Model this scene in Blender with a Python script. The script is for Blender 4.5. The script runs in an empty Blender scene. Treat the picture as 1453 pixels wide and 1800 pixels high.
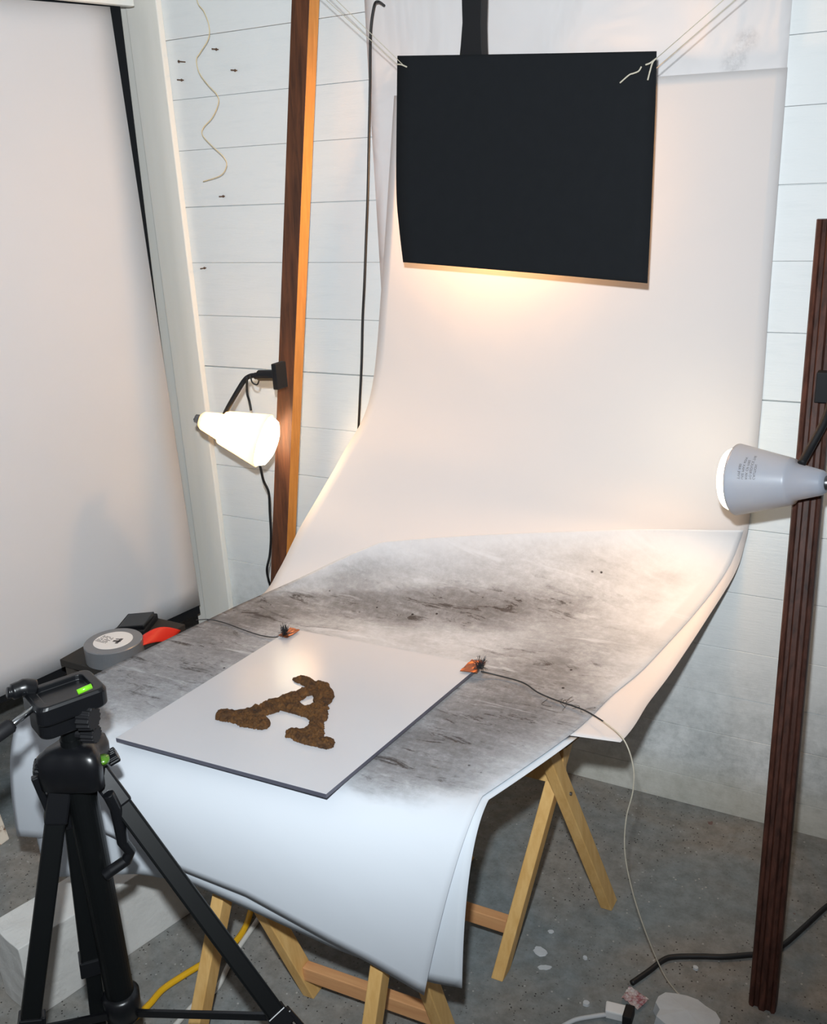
import bpy, bmesh, math, random
from mathutils import Vector, Matrix, noise
random.seed(7)
C = bpy.context.scene.collection
V = Vector

# ---------------------------------------------------------------- camera, world, lights, exposure
cam_d = bpy.data.cameras.new('camera'); cam = bpy.data.objects.new('camera', cam_d); C.objects.link(cam)
cam_d.sensor_fit = 'HORIZONTAL'; cam_d.sensor_width = 36; cam_d.lens = 36*1668/1453
cam_d.clip_start = 0.02
CR = V((0.8791, 0.4745, -0.0461)); CU = -V((0.1191, -0.3122, -0.9425)); CB = -V((-0.4616, 0.823, -0.331))
CAM = V((0, 0, 1.6))
cam.matrix_world = Matrix(((CR.x, CU.x, CB.x, CAM.x), (CR.y, CU.y, CB.y, CAM.y), (CR.z, CU.z, CB.z, CAM.z), (0, 0, 0, 1)))
bpy.context.scene.camera = cam

w = bpy.data.worlds.new('world'); bpy.context.scene.world = w; w.use_nodes = True
w.node_tree.nodes['Background'].inputs[0].default_value = (0.95, 0.93, 1.0, 1)
w.node_tree.nodes['Background'].inputs[1].default_value = 0.09

def lamp_light(name, kind, loc, power, color, direction=None, size=1.5, blend=0.5, radius=0.03):
    d = bpy.data.lights.new(name, kind); d.energy = power; d.color = color
    d.shadow_soft_size = radius
    if kind == 'SPOT': d.spot_size = size; d.spot_blend = blend
    o = bpy.data.objects.new(name, d); C.objects.link(o); o.location = loc
    if direction is not None: o.rotation_euler = V(direction).to_track_quat('-Z', 'Y').to_euler()
    return o
# the camera's flash, a hand's breadth above the lens
lamp_light('camera_flash', 'SPOT', CAM + CU*0.165 - CR*0.035, 176, (0.88, 0.955, 1.0), -CB + CU*0.16 - CR*0.24, 2.0, 0.75, 0.022)

vs = bpy.context.scene.view_settings
bpy.context.scene.display_settings.display_device = 'sRGB'
vs.view_transform = 'Standard'; vs.look = 'None'; vs.gamma = 1; vs.use_curve_mapping = False
vs.exposure = 0.0

# ---------------------------------------------------------------- materials
def s2l(c):
    return tuple(((x/12.92) if x <= 0.04045 else ((x+0.055)/1.055)**2.4) for x in [k/255 for k in c])
class NT:
    def __init__(s, name):
        s.m = bpy.data.materials.new(name); s.m.use_nodes = True; s.t = s.m.node_tree
        s.b = s.t.nodes['Principled BSDF']; s.out = s.t.nodes['Material Output']
        s.tc = None
    def n(s, typ, **kw):
        x = s.t.nodes.new(typ)
        for k, v in kw.items(): setattr(x, k, v)
        return x
    def l(s, a, b): s.t.links.new(a, b)
    def coord(s, kind='Object', scale=(1, 1, 1), rot=(0, 0, 0)):
        if s.tc is None: s.tc = s.n('ShaderNodeTexCoord')
        m = s.n('ShaderNodeMapping'); m.inputs['Scale'].default_value = scale; m.inputs['Rotation'].default_value = rot
        s.l(s.tc.outputs[kind], m.inputs[0]); return m.outputs[0]
    def noise(s, co, scale, detail=4, rough=0.6, dist=0):
        x = s.n('ShaderNodeTexNoise'); x.inputs['Scale'].default_value = scale; x.inputs['Detail'].default_value = detail
        x.inputs['Roughness'].default_value = rough; x.inputs['Distortion'].default_value = dist
        s.l(co, x.inputs['Vector']); return x.outputs[0]
    def ramp(s, f, a, b, c0=(0, 0, 0, 1), c1=(1, 1, 1, 1)):
        x = s.n('ShaderNodeValToRGB'); x.color_ramp.elements[0].position = a; x.color_ramp.elements[1].position = b
        x.color_ramp.elements[0].color = c0; x.color_ramp.elements[1].color = c1
        s.l(f, x.inputs[0]); return x.outputs[0]
    def mr(s, f, a, b, c=0.0, d=1.0, smooth=True):
        x = s.n('ShaderNodeMapRange'); x.interpolation_type = 'SMOOTHSTEP' if smooth else 'LINEAR'
        for i, v in zip((1, 2, 3, 4), (a, b, c, d)): x.inputs[i].default_value = v
        s.l(f, x.inputs[0]); return x.outputs[0]
    def math(s, op, a, b=None, c=None):
        x = s.n('ShaderNodeMath', operation=op)
        for i, v in enumerate((a, b, c)):
            if v is None: continue
            if isinstance(v, (int, float)): x.inputs[i].default_value = v
            else: s.l(v, x.inputs[i])
        return x.outputs[0]
    def mix(s, f, a, b, mode='MIX'):
        x = s.n('ShaderNodeMix', data_type='RGBA', blend_type=mode)
        for i, v in ((0, f), (6, a), (7, b)):
            if isinstance(v, (int, float)): x.inputs[i].default_value = v
            elif isinstance(v, tuple): x.inputs[i].default_value = tuple(v[:3]) + (1,)
            else: s.l(v, x.inputs[i])
        return x.outputs[2]
    def sep(s, co):
        x = s.n('ShaderNodeSeparateXYZ'); s.l(co, x.inputs[0]); return x.outputs
    def bump(s, h, strength=0.3, dist=0.002):
        x = s.n('ShaderNodeBump'); x.inputs['Strength'].default_value = strength; x.inputs['Distance'].default_value = dist
        s.l(h, x.inputs['Height']); s.l(x.outputs[0], s.b.inputs['Normal'])
    def base(s, c):
        if isinstance(c, tuple): s.b.inputs['Base Color'].default_value = tuple(c[:3]) + (1,)
        else: s.l(c, s.b.inputs['Base Color'])
    def set(s, rough=0.6, metal=0.0, spec=0.5):
        s.b.inputs['Roughness'].default_value = rough; s.b.inputs['Metallic'].default_value = metal
        s.b.inputs['Specular IOR Level'].default_value = spec
def simple(name, rgb, rough=0.6, metal=0, spec=0.5, var=0.15, nscale=40, bump=0.1):
    t = NT(name); c = s2l(rgb); co = t.coord()
    f = t.noise(co, nscale)
    t.base(t.mix(f, tuple(x*(1-var) for x in c), tuple(min(1, x*(1+var)) for x in c)))
    t.set(rough, metal, spec)
    if bump: t.bump(t.noise(co, nscale*3, 5), bump, 0.001)
    return t.m

def mat_wall():
    t = NT('painted_boards'); co = t.coord(); x, y, z = t.sep(co)
    base = t.mix(t.noise(co, 3.0, 4), s2l((232, 237, 238)), s2l((243, 244, 244)))
    streak = t.ramp(t.noise(t.coord('Object', (2.5, 2.5, 22)), 2.2, 6, 0.7), 0.52, 0.8)
    base = t.mix(t.math('MULTIPLY', streak, 0.22), base, s2l((205, 212, 214)))
    # dirt on the lowest boards
    low = t.mr(z, 0.62, 0.10, 0.0, 1.0)
    grime = t.ramp(t.noise(co, 7.0, 8, 0.72), 0.38, 0.72)
    g2 = t.ramp(t.noise(co, 38.0, 6, 0.75), 0.45, 0.75)
    gm = t.math('MULTIPLY', low, t.math('ADD', t.math('MULTIPLY', grime, 0.62), t.math('MULTIPLY', g2, 0.30)))
    base = t.mix(gm, base, s2l((120, 128, 126)))
    band = t.mr(z, 0.17, 0.05, 0.0, 0.55)
    base = t.mix(band, base, s2l((196, 190, 172)))
    # a few scuffs higher up
    sc = t.ramp(t.noise(t.coord('Object', (9, 9, 16), (0, 0.3, 0)), 1.6, 9, 0.8), 0.70, 0.80)
    base = t.mix(t.math('MULTIPLY', sc, 0.45), base, s2l((150, 145, 138)))
    t.base(base); t.set(0.62, 0, 0.35)
    t.bump(t.noise(t.coord('Object', (3, 3, 26)), 9, 7, 0.7), 0.28, 0.003)
    return t.m
def mat_floor():
    t = NT('concrete_floor'); co = t.coord()
    big = t.noise(co, 2.2, 5, 0.6, 0.6)
    base = t.mix(t.ramp(big, 0.38, 0.62), s2l((160, 154, 146)), s2l((143, 152, 155)))
    base = t.mix(t.ramp(t.noise(co, 26, 8, 0.75), 0.3, 0.75), t.mix(1.0, base, (0.52, 0.51, 0.50), 'MULTIPLY'), base)
    vo = t.n('ShaderNodeTexVoronoi'); vo.inputs['Scale'].default_value = 95; t.l(co, vo.inputs['Vector'])
    sp = t.math('MULTIPLY', t.mr(vo.outputs[0], 0.22, 0.10), t.ramp(t.noise(co, 30, 3), 0.40, 0.52))
    sp = t.math('MULTIPLY', sp, t.math('ADD', 0.25, t.mr(big, 0.60, 0.42)))
    base = t.mix(sp, base, s2l((52, 48, 46)))
    vo2 = t.n('ShaderNodeTexVoronoi'); vo2.inputs['Scale'].default_value = 55; t.l(co, vo2.inputs['Vector'])
    sp2 = t.math('MULTIPLY', t.mr(vo2.outputs[0], 0.16, 0.08), t.ramp(t.noise(co, 12, 3), 0.48, 0.56))
    base = t.mix(t.math('MULTIPLY', sp2, 0.9), base, s2l((178, 176, 172)))
    sw = t.ramp(t.noise(co, 4.5, 9, 0.7, 1.5), 0.60, 0.72)
    base = t.mix(t.math('MULTIPLY', sw, 0.35), base, s2l((176, 178, 176)))
    rd = t.ramp(t.noise(co, 16, 2, 0.5, 0.8), 0.745, 0.775)
    base = t.mix(t.math('MULTIPLY', rd, 0.6), base, s2l((100, 50, 45)))
    t.base(base); t.set(0.8, 0, 0.25); t.bump(t.noise(co, 60, 6, 0.7), 0.35, 0.003)
    return t.m
def mat_wood(name, c0, c1, along=(1, 1, 0.06), scale=60, rough=0.5, wear=None, spec=0.4, rot=(0, 0, 0)):
    t = NT(name); co = t.coord('Object', along, rot)
    g = t.noise(co, scale, 5, 0.65, 0.4)
    base = t.mix(t.ramp(g, 0.3, 0.7), s2l(c0), s2l(c1))
    if wear:
        f = t.ramp(t.noise(t.coord(), wear[1], 8, 0.75), wear[2], wear[2]+0.06)
        base = t.mix(f, base, s2l(wear[0]))
    t.base(base); t.set(rough, 0, spec); t.bump(g, 0.15, 0.002)
    return t.m
def mat_paper(name, rgb, trans=0.0, wr=0.25, wscale=2.2):
    t = NT(name); co = t.coord()
    c = s2l(rgb)
    t.base(t.mix(t.noise(co, 5, 3), tuple(x*0.975 for x in c), c)); t.set(0.75, 0, 0.15)
    t.bump(t.noise(co, wscale, 3, 0.5, 0.6), wr, 0.03)
    return t.m
def mat_stained():
    t = NT('soot_stained_paper'); co = t.coord('UV'); u, v, _ = t.sep(co)
    oc = t.coord('Object')
    n1 = t.noise(t.coord('Object', (1.2, 3.2, 1.2), (0, 0, -0.16)), 2.6, 9, 0.68, 0.5)
    n2 = t.noise(t.coord('Object', (5, 16, 5), (0, 0, -0.16)), 3.0, 9, 0.75, 0.8)
    n3 = t.noise(oc, 70, 6, 0.8)
    def blob(cu, cv, ru, rv, amt, ang=0.0):
        m = t.n('ShaderNodeMapping'); m.vector_type = 'TEXTURE'
        m.inputs['Location'].default_value = (cu, cv, 0); m.inputs['Scale'].default_value = (ru, rv, 1); m.inputs['Rotation'].default_value = (0, 0, ang)
        t.l(t.tc.outputs['UV'], m.inputs[0])
        ln = t.n('ShaderNodeVectorMath', operation='LENGTH'); 
        ad = t.n('ShaderNodeVectorMath', operation='ADD'); nz = t.n('ShaderNodeTexNoise'); nz.inputs['Scale'].default_value = 7; nz.inputs['Detail'].default_value = 4
        t.l(t.tc.outputs['UV'], nz.inputs['Vector'])
        sc_ = t.n('ShaderNodeVectorMath', operation='MULTIPLY_ADD'); sc_.inputs[1].default_value = (0.9, 0.9, 0); sc_.inputs[2].default_value = (-0.45, -0.45, 0)
        t.l(nz.outputs['Color'], sc_.inputs[0]); t.l(m.outputs[0], ad.inputs[0]); t.l(sc_.outputs[0], ad.inputs[1]); t.l(ad.outputs[0], ln.inputs[0])
        return t.math('MULTIPLY', t.mr(ln.outputs['Value'], 1.15, 0.15), amt)
    blobs = ((0.1, 0.3, 0.26, 0.5, 1), (0.84, 0.14, 0.2, 0.26, 1.5), (0.84, 0.34, 0.2, 0.2, 1.1), (0.42, 0.6, 0.42, 0.14, 1.5), (0.66, 0.6, 0.36, 0.24, 0.32), (0.45, 0.74, 0.55, 0.2, 0.35), (0.06, 0.46, 0.16, 0.2, 0.9))
    haze = t.math('MULTIPLY', t.math('MULTIPLY', t.mr(v, -0.03, 0.16), t.mr(v, 1.0, 0.55, 0.25, 1.0)), t.mr(u, 0.95, 0.72))
    tot = t.math('MULTIPLY', haze, 0.26)
    for b in blobs: tot = t.math('ADD', tot, t.math('MULTIPLY', blob(*b), 0.78))
    tex = t.math('ADD', t.math('MULTIPLY', t.mr(n1, 0.3, 0.7), 0.55), t.math('MULTIPLY', t.mr(n2, 0.3, 0.7), 0.45))
    tex = t.math('ADD', t.math('MULTIPLY', tex, 0.85), t.math('MULTIPLY', t.mr(n3, 0.3, 0.7), 0.40))
    m = t.math('MULTIPLY', tot, t.math('ADD', 0.18, tex))
    # soft shoulder instead of a hard clip
    m = t.math('DIVIDE', m, t.math('ADD', m, 0.62))
    m = t.math('MULTIPLY', m, 1.18)
    # smudge along the right-hand edge
    edge = t.math('MULTIPLY', t.mr(u, 0.945, 0.965), t.math('MULTIPLY', t.mr(v, -0.1, 0.08), t.mr(v, 1.0, 0.5)))
    m = t.math('MAXIMUM', m, t.math('MULTIPLY', edge, t.math('ADD', 0.10, t.math('MULTIPLY', n1, 0.22))))
    dk = t.math('MULTIPLY', t.ramp(t.noise(t.coord('Object', (3, 11, 3), (0, 0, 0.25)), 2.3, 8, 0.72, 1.4), 0.56, 0.68), 0.8)
    m = t.math('ADD', m, t.math('MULTIPLY', dk, t.math('MULTIPLY', m, m)))
    m = t.math('MINIMUM', m, 1.0)
    # wiped, lighter strokes
    wp = t.ramp(t.noise(t.coord('Object', (1.5, 9, 1), (0, 0, 0.5)), 2.0, 5, 0.6, 1.2), 0.60, 0.70)
    m = t.math('MULTIPLY', m, t.math('SUBTRACT', 1.0, t.math('MULTIPLY', wp, 0.5)))
    # grit
    vo = t.n('ShaderNodeTexVoronoi'); vo.inputs['Scale'].default_value = 34; t.l(oc, vo.inputs['Vector'])
    gr = t.math('MULTIPLY', t.mr(vo.outputs[0], 0.14, 0.07), t.ramp(t.noise(oc, 9, 2), 0.60, 0.66))
    gr = t.math('MULTIPLY', gr, t.mr(m, 0.15, 0.4))
    col = t.mix(m, s2l((209, 214, 221)), s2l((72, 68, 68)))
    col = t.mix(gr, col, s2l((30, 26, 26)))
    t.base(col); t.set(0.7, 0, 0.2)
    t.bump(t.noise(oc, 2.2, 3, 0.5, 0.6), 0.3, 0.02)
    return t.m
def mat_creased():
    t = NT('white_paper_creased'); co = t.coord()
    def spot(c, r):
        vm = t.n('ShaderNodeVectorMath', operation='DISTANCE'); t.l(co, vm.inputs[0]); vm.inputs[1].default_value = c
        return t.mr(vm.outputs['Value'], r, r*0.3)
    f = t.math('MULTIPLY', t.math('ADD', spot((-0.403, 2.174, 1.8313), 0.030), spot((-0.4247, 2.174, 1.7919), 0.035)), t.ramp(t.noise(co, 60, 6, 0.7), 0.35, 0.65))
    t.base(t.mix(t.math('MULTIPLY', f, 0.35), s2l((226, 222, 222)), s2l((110, 108, 110)))); t.set(0.75, 0, 0.15)
    t.bump(t.noise(co, 4.5, 3, 0.5, 0.6), 0.8, 0.03); return t.m
def glow(name, rgb, strength):
    t = NT(name); t.b.inputs['Emission Color'].default_value = tuple(rgb) + (1,); t.b.inputs['Emission Strength'].default_value = strength
    t.base((0.9, 0.9, 0.9)); return t.m
def translucent(name, rgb, amt):
    t = NT(name); c = s2l(rgb); co = t.coord()
    t.base(t.mix(t.noise(co, 30), tuple(x*0.95 for x in c), c)); t.set(0.35, 0, 0.5)
    tr = t.n('ShaderNodeBsdfTranslucent'); tr.inputs[0].default_value = (1.0, 0.86, 0.66, 1)
    mx = t.n('ShaderNodeMixShader'); mx.inputs[0].default_value = amt
    t.l(t.b.outputs[0], mx.inputs[1]); t.l(tr.outputs[0], mx.inputs[2]); t.l(mx.outputs[0], t.out.inputs[0])
    return t.m

M = dict(
    wall=mat_wall(), floor=mat_floor(),
    dark_wall=simple('dark_concrete', (72, 66, 60), 0.9, var=0.25, nscale=6, bump=0.4),
    ceiling=simple('ceiling_paint', (225, 225, 220), 0.8, nscale=5),
    cream=mat_wood('cream_paint', (246, 243, 234), (252, 249, 242), (2, 2, 0.2), 8, 0.6, ((196, 170, 120), 14, 0.72), 0.3),
    gapdark=simple('seam_shadow_gap', (60, 58, 55), 0.9),
    post_dark=mat_wood('post_weathered_face', (62, 36, 24), (112, 66, 40), (1, 1, 0.05), 70, 0.55),
    post_gold=mat_wood('post_raw_lamplit_face', (196, 128, 56), (226, 158, 78), (1, 1, 0.05), 70, 0.5),  # lighter raw wood side, warm lamp light mixed into its colour
    dark_wood=mat_wood('dark_stained_wood', (50, 32, 27), (92, 58, 48), (1, 1, 0.05), 60, 0.45, ((190, 180, 170), 70, 0.80), 0.18),
    pine=mat_wood('pine', (212, 164, 96), (234, 192, 126), (1, 1, 0.08), 55, 0.5),
    pine_red=mat_wood('reddish_pine', (196, 138, 92), (220, 166, 116), (0.08, 1, 1), 55, 0.5),
    board=mat_wood('table_board', (120, 92, 60), (146, 114, 76), (0.1, 1, 1), 40, 0.6),
    paper=mat_paper('white_paper', (209, 215, 222)),
    paper_b=mat_paper('white_paper_sweep', (215, 210, 209), wr=0.3, wscale=1.6),
    paper_up=mat_creased(),
    paper_left=mat_paper('white_paper_left', (219, 219, 222), wr=0.25, wscale=1.2),
    stained=mat_stained(),
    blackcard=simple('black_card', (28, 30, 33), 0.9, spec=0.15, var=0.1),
    black=simple('black_plastic', (16, 17, 20), 0.32, spec=0.5, var=0.1, bump=0.03),
    blackm=simple('black_matt_plastic', (20, 20, 23), 0.6, spec=0.35, var=0.1, bump=0.05),
    black_tube=simple('black_anodised_tube', (12, 14, 15), 0.42, spec=0.25, var=0.1, bump=0.0),
    chrome=simple('bright_steel', (200, 205, 210), 0.2, 1.0, bump=0),
    cable=simple('black_rubber_cable', (24, 24, 26), 0.5),
    shade=simple('lamp_shade_plastic', (196, 200, 210), 0.35, spec=0.4, var=0.03, bump=0.02),
    shade_dim=translucent('lamp_shade_plastic', (164, 174, 190), 0.09),
    shade_lit=translucent('lamp_shade_translucent', (240, 236, 228), 0.55),
    bulb=glow('bulb_glass_lit', (1.0, 0.82, 0.55), 9.0),
    socket=simple('grey_metal', (120, 122, 125), 0.3, 0.9),
    plate_top=simple('plate_face', (193, 194, 199), 0.23, spec=0.42, var=0.03, nscale=6, bump=0.0),
    plate_edge=simple('plate_edge', (88, 88, 100), 0.4, var=0.2),
    soil=None, copper=simple('copper_sheet', (150, 92, 62), 0.35, 0.8, var=0.25),
    wool=simple('frayed_steel_wire', (48, 52, 56), 0.5, 0.4),
    string=simple('pale_string', (198, 190, 172), 0.8, var=0.25, nscale=200),
    rope=simple('cream_cord', (232, 214, 170), 0.7, var=0.12, nscale=100),
    tape=simple('silver_duct_tape', (132, 134, 138), 0.35, 0.35, var=0.06),
    tape_core=simple('tape_core_card', (214, 206, 190), 0.8),
    label_white=simple('printed_label', (230, 230, 230), 0.6, var=0.02),
    ink=simple('dark_ink', (84, 82, 84), 0.7),
    stool=simple('dark_stool', (46, 42, 38), 0.85),
    rusty=simple('rusty_iron', (96, 76, 62), 0.7, 0.3),
    red=simple('red_plastic', (214, 44, 26), 0.45, var=0.08),
    green=simple('green_level_vial', (120, 200, 40), 0.25, var=0.15),
    green_dim=simple('green_bubble_vial', (76, 120, 34), 0.25, var=0.25),
    aac=None,
    yellow=simple('yellow_hose', (222, 170, 24), 0.4, var=0.08),
    white_cord=simple('white_cord', (206, 204, 198), 0.6, var=0.15),
    plaster=simple('plaster_lump', (200, 203, 206), 0.9, var=0.12, nscale=30, bump=0.6),
    rust=None,
    wrapper=None,
)
def _soil():
    t = NT('brown_soil'); co = t.coord()
    n_ = t.noise(co, 60, 8, 0.75, 0.6); n2 = t.noise(co, 300, 4, 0.7)
    b = t.mix(t.ramp(n_, 0.35, 0.7), s2l((50, 33, 22)), s2l((128, 86, 40)))
    b = t.mix(t.math('MULTIPLY', n2, 0.5), b, s2l((46, 34, 26))); t.base(b); t.set(0.75, 0, 0.3); t.bump(n2, 0.6, 0.003); return t.m
M['soil'] = _soil()
def _aac():
    t = NT('aerated_concrete'); co = t.coord(); x, y, z = t.sep(co)
    b = t.mix(t.noise(co, 9, 7, 0.7), s2l((196, 194, 190)), s2l((226, 225, 222)))
    cr_ = t.noise(t.coord('Object', (1, 1, 0.5)), 3.1, 6, 0.6, 0.4)
    line = t.math('MULTIPLY', t.mr(t.math('ABSOLUTE', t.math('SUBTRACT', cr_, 0.5)), 0.004, 0.0), 0.10)
    b = t.mix(line, b, s2l((120, 112, 98))); t.base(b); t.set(0.9, 0, 0.2); t.bump(t.noise(co, 50, 8, 0.8), 0.5, 0.004); return t.m
M['aac'] = _aac()
def _rust():
    t = NT('peeling_white_paint'); co = t.coord()
    b = t.mix(t.ramp(t.noise(co, 14, 7, 0.7), 0.50, 0.56), s2l((222, 214, 200)), s2l((122, 78, 48)))
    b = t.mix(t.ramp(t.noise(co, 22, 7, 0.7), 0.58, 0.64), b, s2l((110, 106, 100)))
    t.base(b); t.set(0.8); t.bump(t.noise(co, 40, 6), 0.5, 0.004); return t.m
M['rust'] = _rust()
def _wrap():
    t = NT('printed_wrapper'); co = t.coord()
    b = t.mix(t.ramp(t.noise(co, 45, 7, 0.8), 0.42, 0.56), s2l((200, 192, 190)), s2l((150, 84, 92)))
    t.base(b); t.set(0.5); return t.m
M['wrapper'] = _wrap()

# ---------------------------------------------------------------- mesh helpers
def B(): return bmesh.new()
def link(name, bm, mat, root=None, parent=None, smooth=False, bev=0, origin=None, recalc=True):
    if recalc: bmesh.ops.recalc_face_normals(bm, faces=bm.faces)
    base = root.location.copy() if root is not None else (V(origin) if origin is not None else V((0, 0, 0)))
    if base.length: bmesh.ops.translate(bm, verts=bm.verts, vec=-base)
    me = bpy.data.meshes.new(name); bm.to_mesh(me); bm.free()
    for m in (mat if isinstance(mat, (list, tuple)) else [mat]): me.materials.append(m)
    if smooth:
        for p in me.polygons: p.use_smooth = True
    o = bpy.data.objects.new(name, me); C.objects.link(o)
    if root is None: o.location = base
    else: o.parent = parent if parent is not None else root
    if bev:
        md = o.modifiers.new('bevel', 'BEVEL'); md.width = bev; md.segments = 2; md.limit_method = 'ANGLE'; md.angle_limit = 0.6
    return o
def thing(name, label, cat, loc, group=None):
    o = bpy.data.objects.new(name, None); C.objects.link(o); o.location = loc; o.empty_display_size = 0.05
    o['label'] = label; o['category'] = cat
    if group: o['group'] = group
    bpy.context.view_layer.update()
    return o
def tag(o, label, cat, group=None, kind=None):
    o['label'] = label; o['category'] = cat
    if group: o['group'] = group
    if kind: o['kind'] = kind
    return o
def struct(o): o['kind'] = 'structure'; return o
def box(bm, lo, hi):
    lo, hi = V(lo), V(hi)
    vs_ = [bm.verts.new((x, y, z)) for x in (lo.x, hi.x) for y in (lo.y, hi.y) for z in (lo.z, hi.z)]
    for f in ((0, 1, 3, 2), (4, 6, 7, 5), (0, 4, 5, 1), (2, 3, 7, 6), (0, 2, 6, 4), (1, 5, 7, 3)): bm.faces.new([vs_[i] for i in f])
def obox(bm, c, ax, ay, az):
    """box with centre c and half-axis vectors"""
    c, ax, ay, az = V(c), V(ax), V(ay), V(az)
    vs_ = [bm.verts.new(c + ax*i + ay*j + az*k) for i in (-1, 1) for j in (-1, 1) for k in (-1, 1)]
    for f in ((0, 1, 3, 2), (4, 6, 7, 5), (0, 4, 5, 1), (2, 3, 7, 6), (0, 2, 6, 4), (1, 5, 7, 3)): bm.faces.new([vs_[i] for i in f])
def beam(bm, p0, p1, w, d, side, cut=False):
    """bar from p0 to p1, w across 'side', d the other way; cut = ends level with the floor"""
    p0, p1, side = V(p0), V(p1), V(side)
    a = (p1-p0).normalized(); s_ = (side - a*side.dot(a)).normalized(); t_ = a.cross(s_).normalized()
    rings = []
    for p in (p0, p1):
        r = []
        for i, j in ((-1, -1), (1, -1), (1, 1), (-1, 1)):
            q = p + s_*(w/2*i) + t_*(d/2*j)
            if cut: q = q - a*((q.z-p.z)/a.z)
            r.append(bm.verts.new(q))
        rings.append(r)
    for i in range(4): bm.faces.new((rings[0][i], rings[0][(i+1) % 4], rings[1][(i+1) % 4], rings[1][i]))
    bm.faces.new(rings[0]); bm.faces.new(rings[1])
def smooth_path(P, n=8):
    P = [V(p) for p in P]; out = []
    for i in range(len(P)-1):
        a, b, c, d = P[max(i-1, 0)], P[i], P[i+1], P[min(i+2, len(P)-1)]
        for k in range(n):
            t = k/n
            out.append(b + 0.5*t*((c-a) + t*(2*a-5*b+4*c-d + t*(3*(b-c)+d-a))))
    out.append(P[-1]); return out
def tube(bm, pts, r, n=10, caps=True):
    pts = [V(p) for p in pts]; rings = []
    up = None
    for i, p in enumerate(pts):
        d = (pts[min(i+1, len(pts)-1)] - pts[max(i-1, 0)]).normalized()
        if up is None:
            up = d.orthogonal().normalized()
        up = (up - d*up.dot(d)).normalized(); s_ = d.cross(up)
        rr = r[i] if isinstance(r, (list, tuple)) else r
        rings.append([bm.verts.new(p + (up*math.cos(2*math.pi*k/n) + s_*math.sin(2*math.pi*k/n))*rr) for k in range(n)])
    for a, b in zip(rings, rings[1:]):
        for k in range(n): bm.faces.new((a[k], a[(k+1) % n], b[(k+1) % n], b[k]))
    if caps: bm.faces.new(rings[0]); bm.faces.new(rings[-1])
def lathe(bm, o, axis, prof, n=40, closed=False):
    """prof: list of (distance along axis, radius)"""
    o, axis = V(o), V(axis).normalized(); u_ = axis.orthogonal().normalized(); v_ = axis.cross(u_)
    rings = []
    for s_, r in prof:
        if r < 1e-6: rings.append([bm.verts.new(o + axis*s_)])
        else: rings.append([bm.verts.new(o + axis*s_ + (u_*math.cos(2*math.pi*k/n) + v_*math.sin(2*math.pi*k/n))*r) for k in range(n)])
    pairs = list(zip(rings, rings[1:]))
    if closed: pairs.append((rings[-1], rings[0]))
    for a, b in pairs:
        for k in range(n):
            if len(a) == 1 and len(b) == 1: continue
            if len(a) == 1: bm.faces.new((a[0], b[(k+1) % n], b[k]))
            elif len(b) == 1: bm.faces.new((a[k], a[(k+1) % n], b[0]))
            else: bm.faces.new((a[k], a[(k+1) % n], b[(k+1) % n], b[k]))
def cr(P, t):
    t = min(max(t, 0), len(P)-1-1e-9); i = int(t); f = t-i
    g = lambda k: P[min(max(k, 0), len(P)-1)]
    a, b, c, d = g(i-1), g(i), g(i+1), g(i+2)
    return b + 0.5*f*((c-a) + f*(2*a-5*b+4*c-d + f*(3*(b-c)+d-a)))
def sheet(rows, thick=0.0008, uv=None):
    """grid of points -> thin solid sheet"""
    bm = B(); g = [[bm.verts.new(p) for p in r] for r in rows]
    lay = bm.loops.layers.uv.new('UVMap') if uv else None
    for i in range(len(g)-1):
        for j in range(len(g[0])-1):
            f = bm.faces.new((g[i][j], g[i][j+1], g[i+1][j+1], g[i+1][j]))
            if uv:
                for lp, (a, b) in zip(f.loops, ((i, j), (i, j+1), (i+1, j+1), (i+1, j))): lp[lay].uv = uv[a][b]
    return bm
def solid(o, t, off=1.0):
    m = o.modifiers.new('thickness', 'SOLIDIFY'); m.thickness = t; m.offset = off; return o

# ---------------------------------------------------------------- the room
bm = B(); box(bm, (-3.6, -1.2, -0.1), (1.6, 3.4, 0)); struct(link('floor', bm, M['floor']))
bm = B(); box(bm, (-3.6, -1.2, 2.75), (1.6, 3.4, 2.85)); struct(link('ceiling', bm, M['ceiling']))
YW = 2.18
bm = B()
zs = [0.0, 0.085, 0.232, 0.345, 0.475, 0.626, 0.792, 0.94, 1.099, 1.25, 1.40, 1.552, 1.702, 1.832, 1.98, 2.13, 2.28, 2.43, 2.58, 2.75]
gaps = {0.792: .0016, 1.099: .0030, 1.552: .0018, 0.626: .0014, 1.25: .0010, 1.98: .0010}
for a, b in zip(zs, zs[1:]):
    ga = gaps.get(a, 0.0007); dy = random.uniform(-0.0012, 0.0012)
    box(bm, (-2.035, YW+dy, a + (ga if a > 0 else 0)), (1.6, YW+0.02, b))
box(bm, (-2.035, YW+0.010, 0.0), (1.6, YW+0.06, 2.75))
struct(link('wall_back', bm, [M['wall']], bev=0.0012))
bm = B(); box(bm, (-3.6, -1.2, 0), (-3.5, 3.4, 2.75)); struct(link('wall_left', bm, M['dark_wall']))
bm = B(); box(bm, (-3.5, 3.3, 0), (-2.035, 3.4, 2.75)); struct(link('wall_rear', bm, M['dark_wall']))
bm = B(); box(bm, (-2.022, YW-0.022, 0), (-1.912, YW-0.001, 2.75)); struct(link('trim_1', bm, M['cream'], bev=0.003))
bm = B(); box(bm, (-2.065, YW-0.012, 0), (-2.0225, YW+0.06, 2.75)); struct(link('trim_2', bm, M['cream'], bev=0.003))

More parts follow.
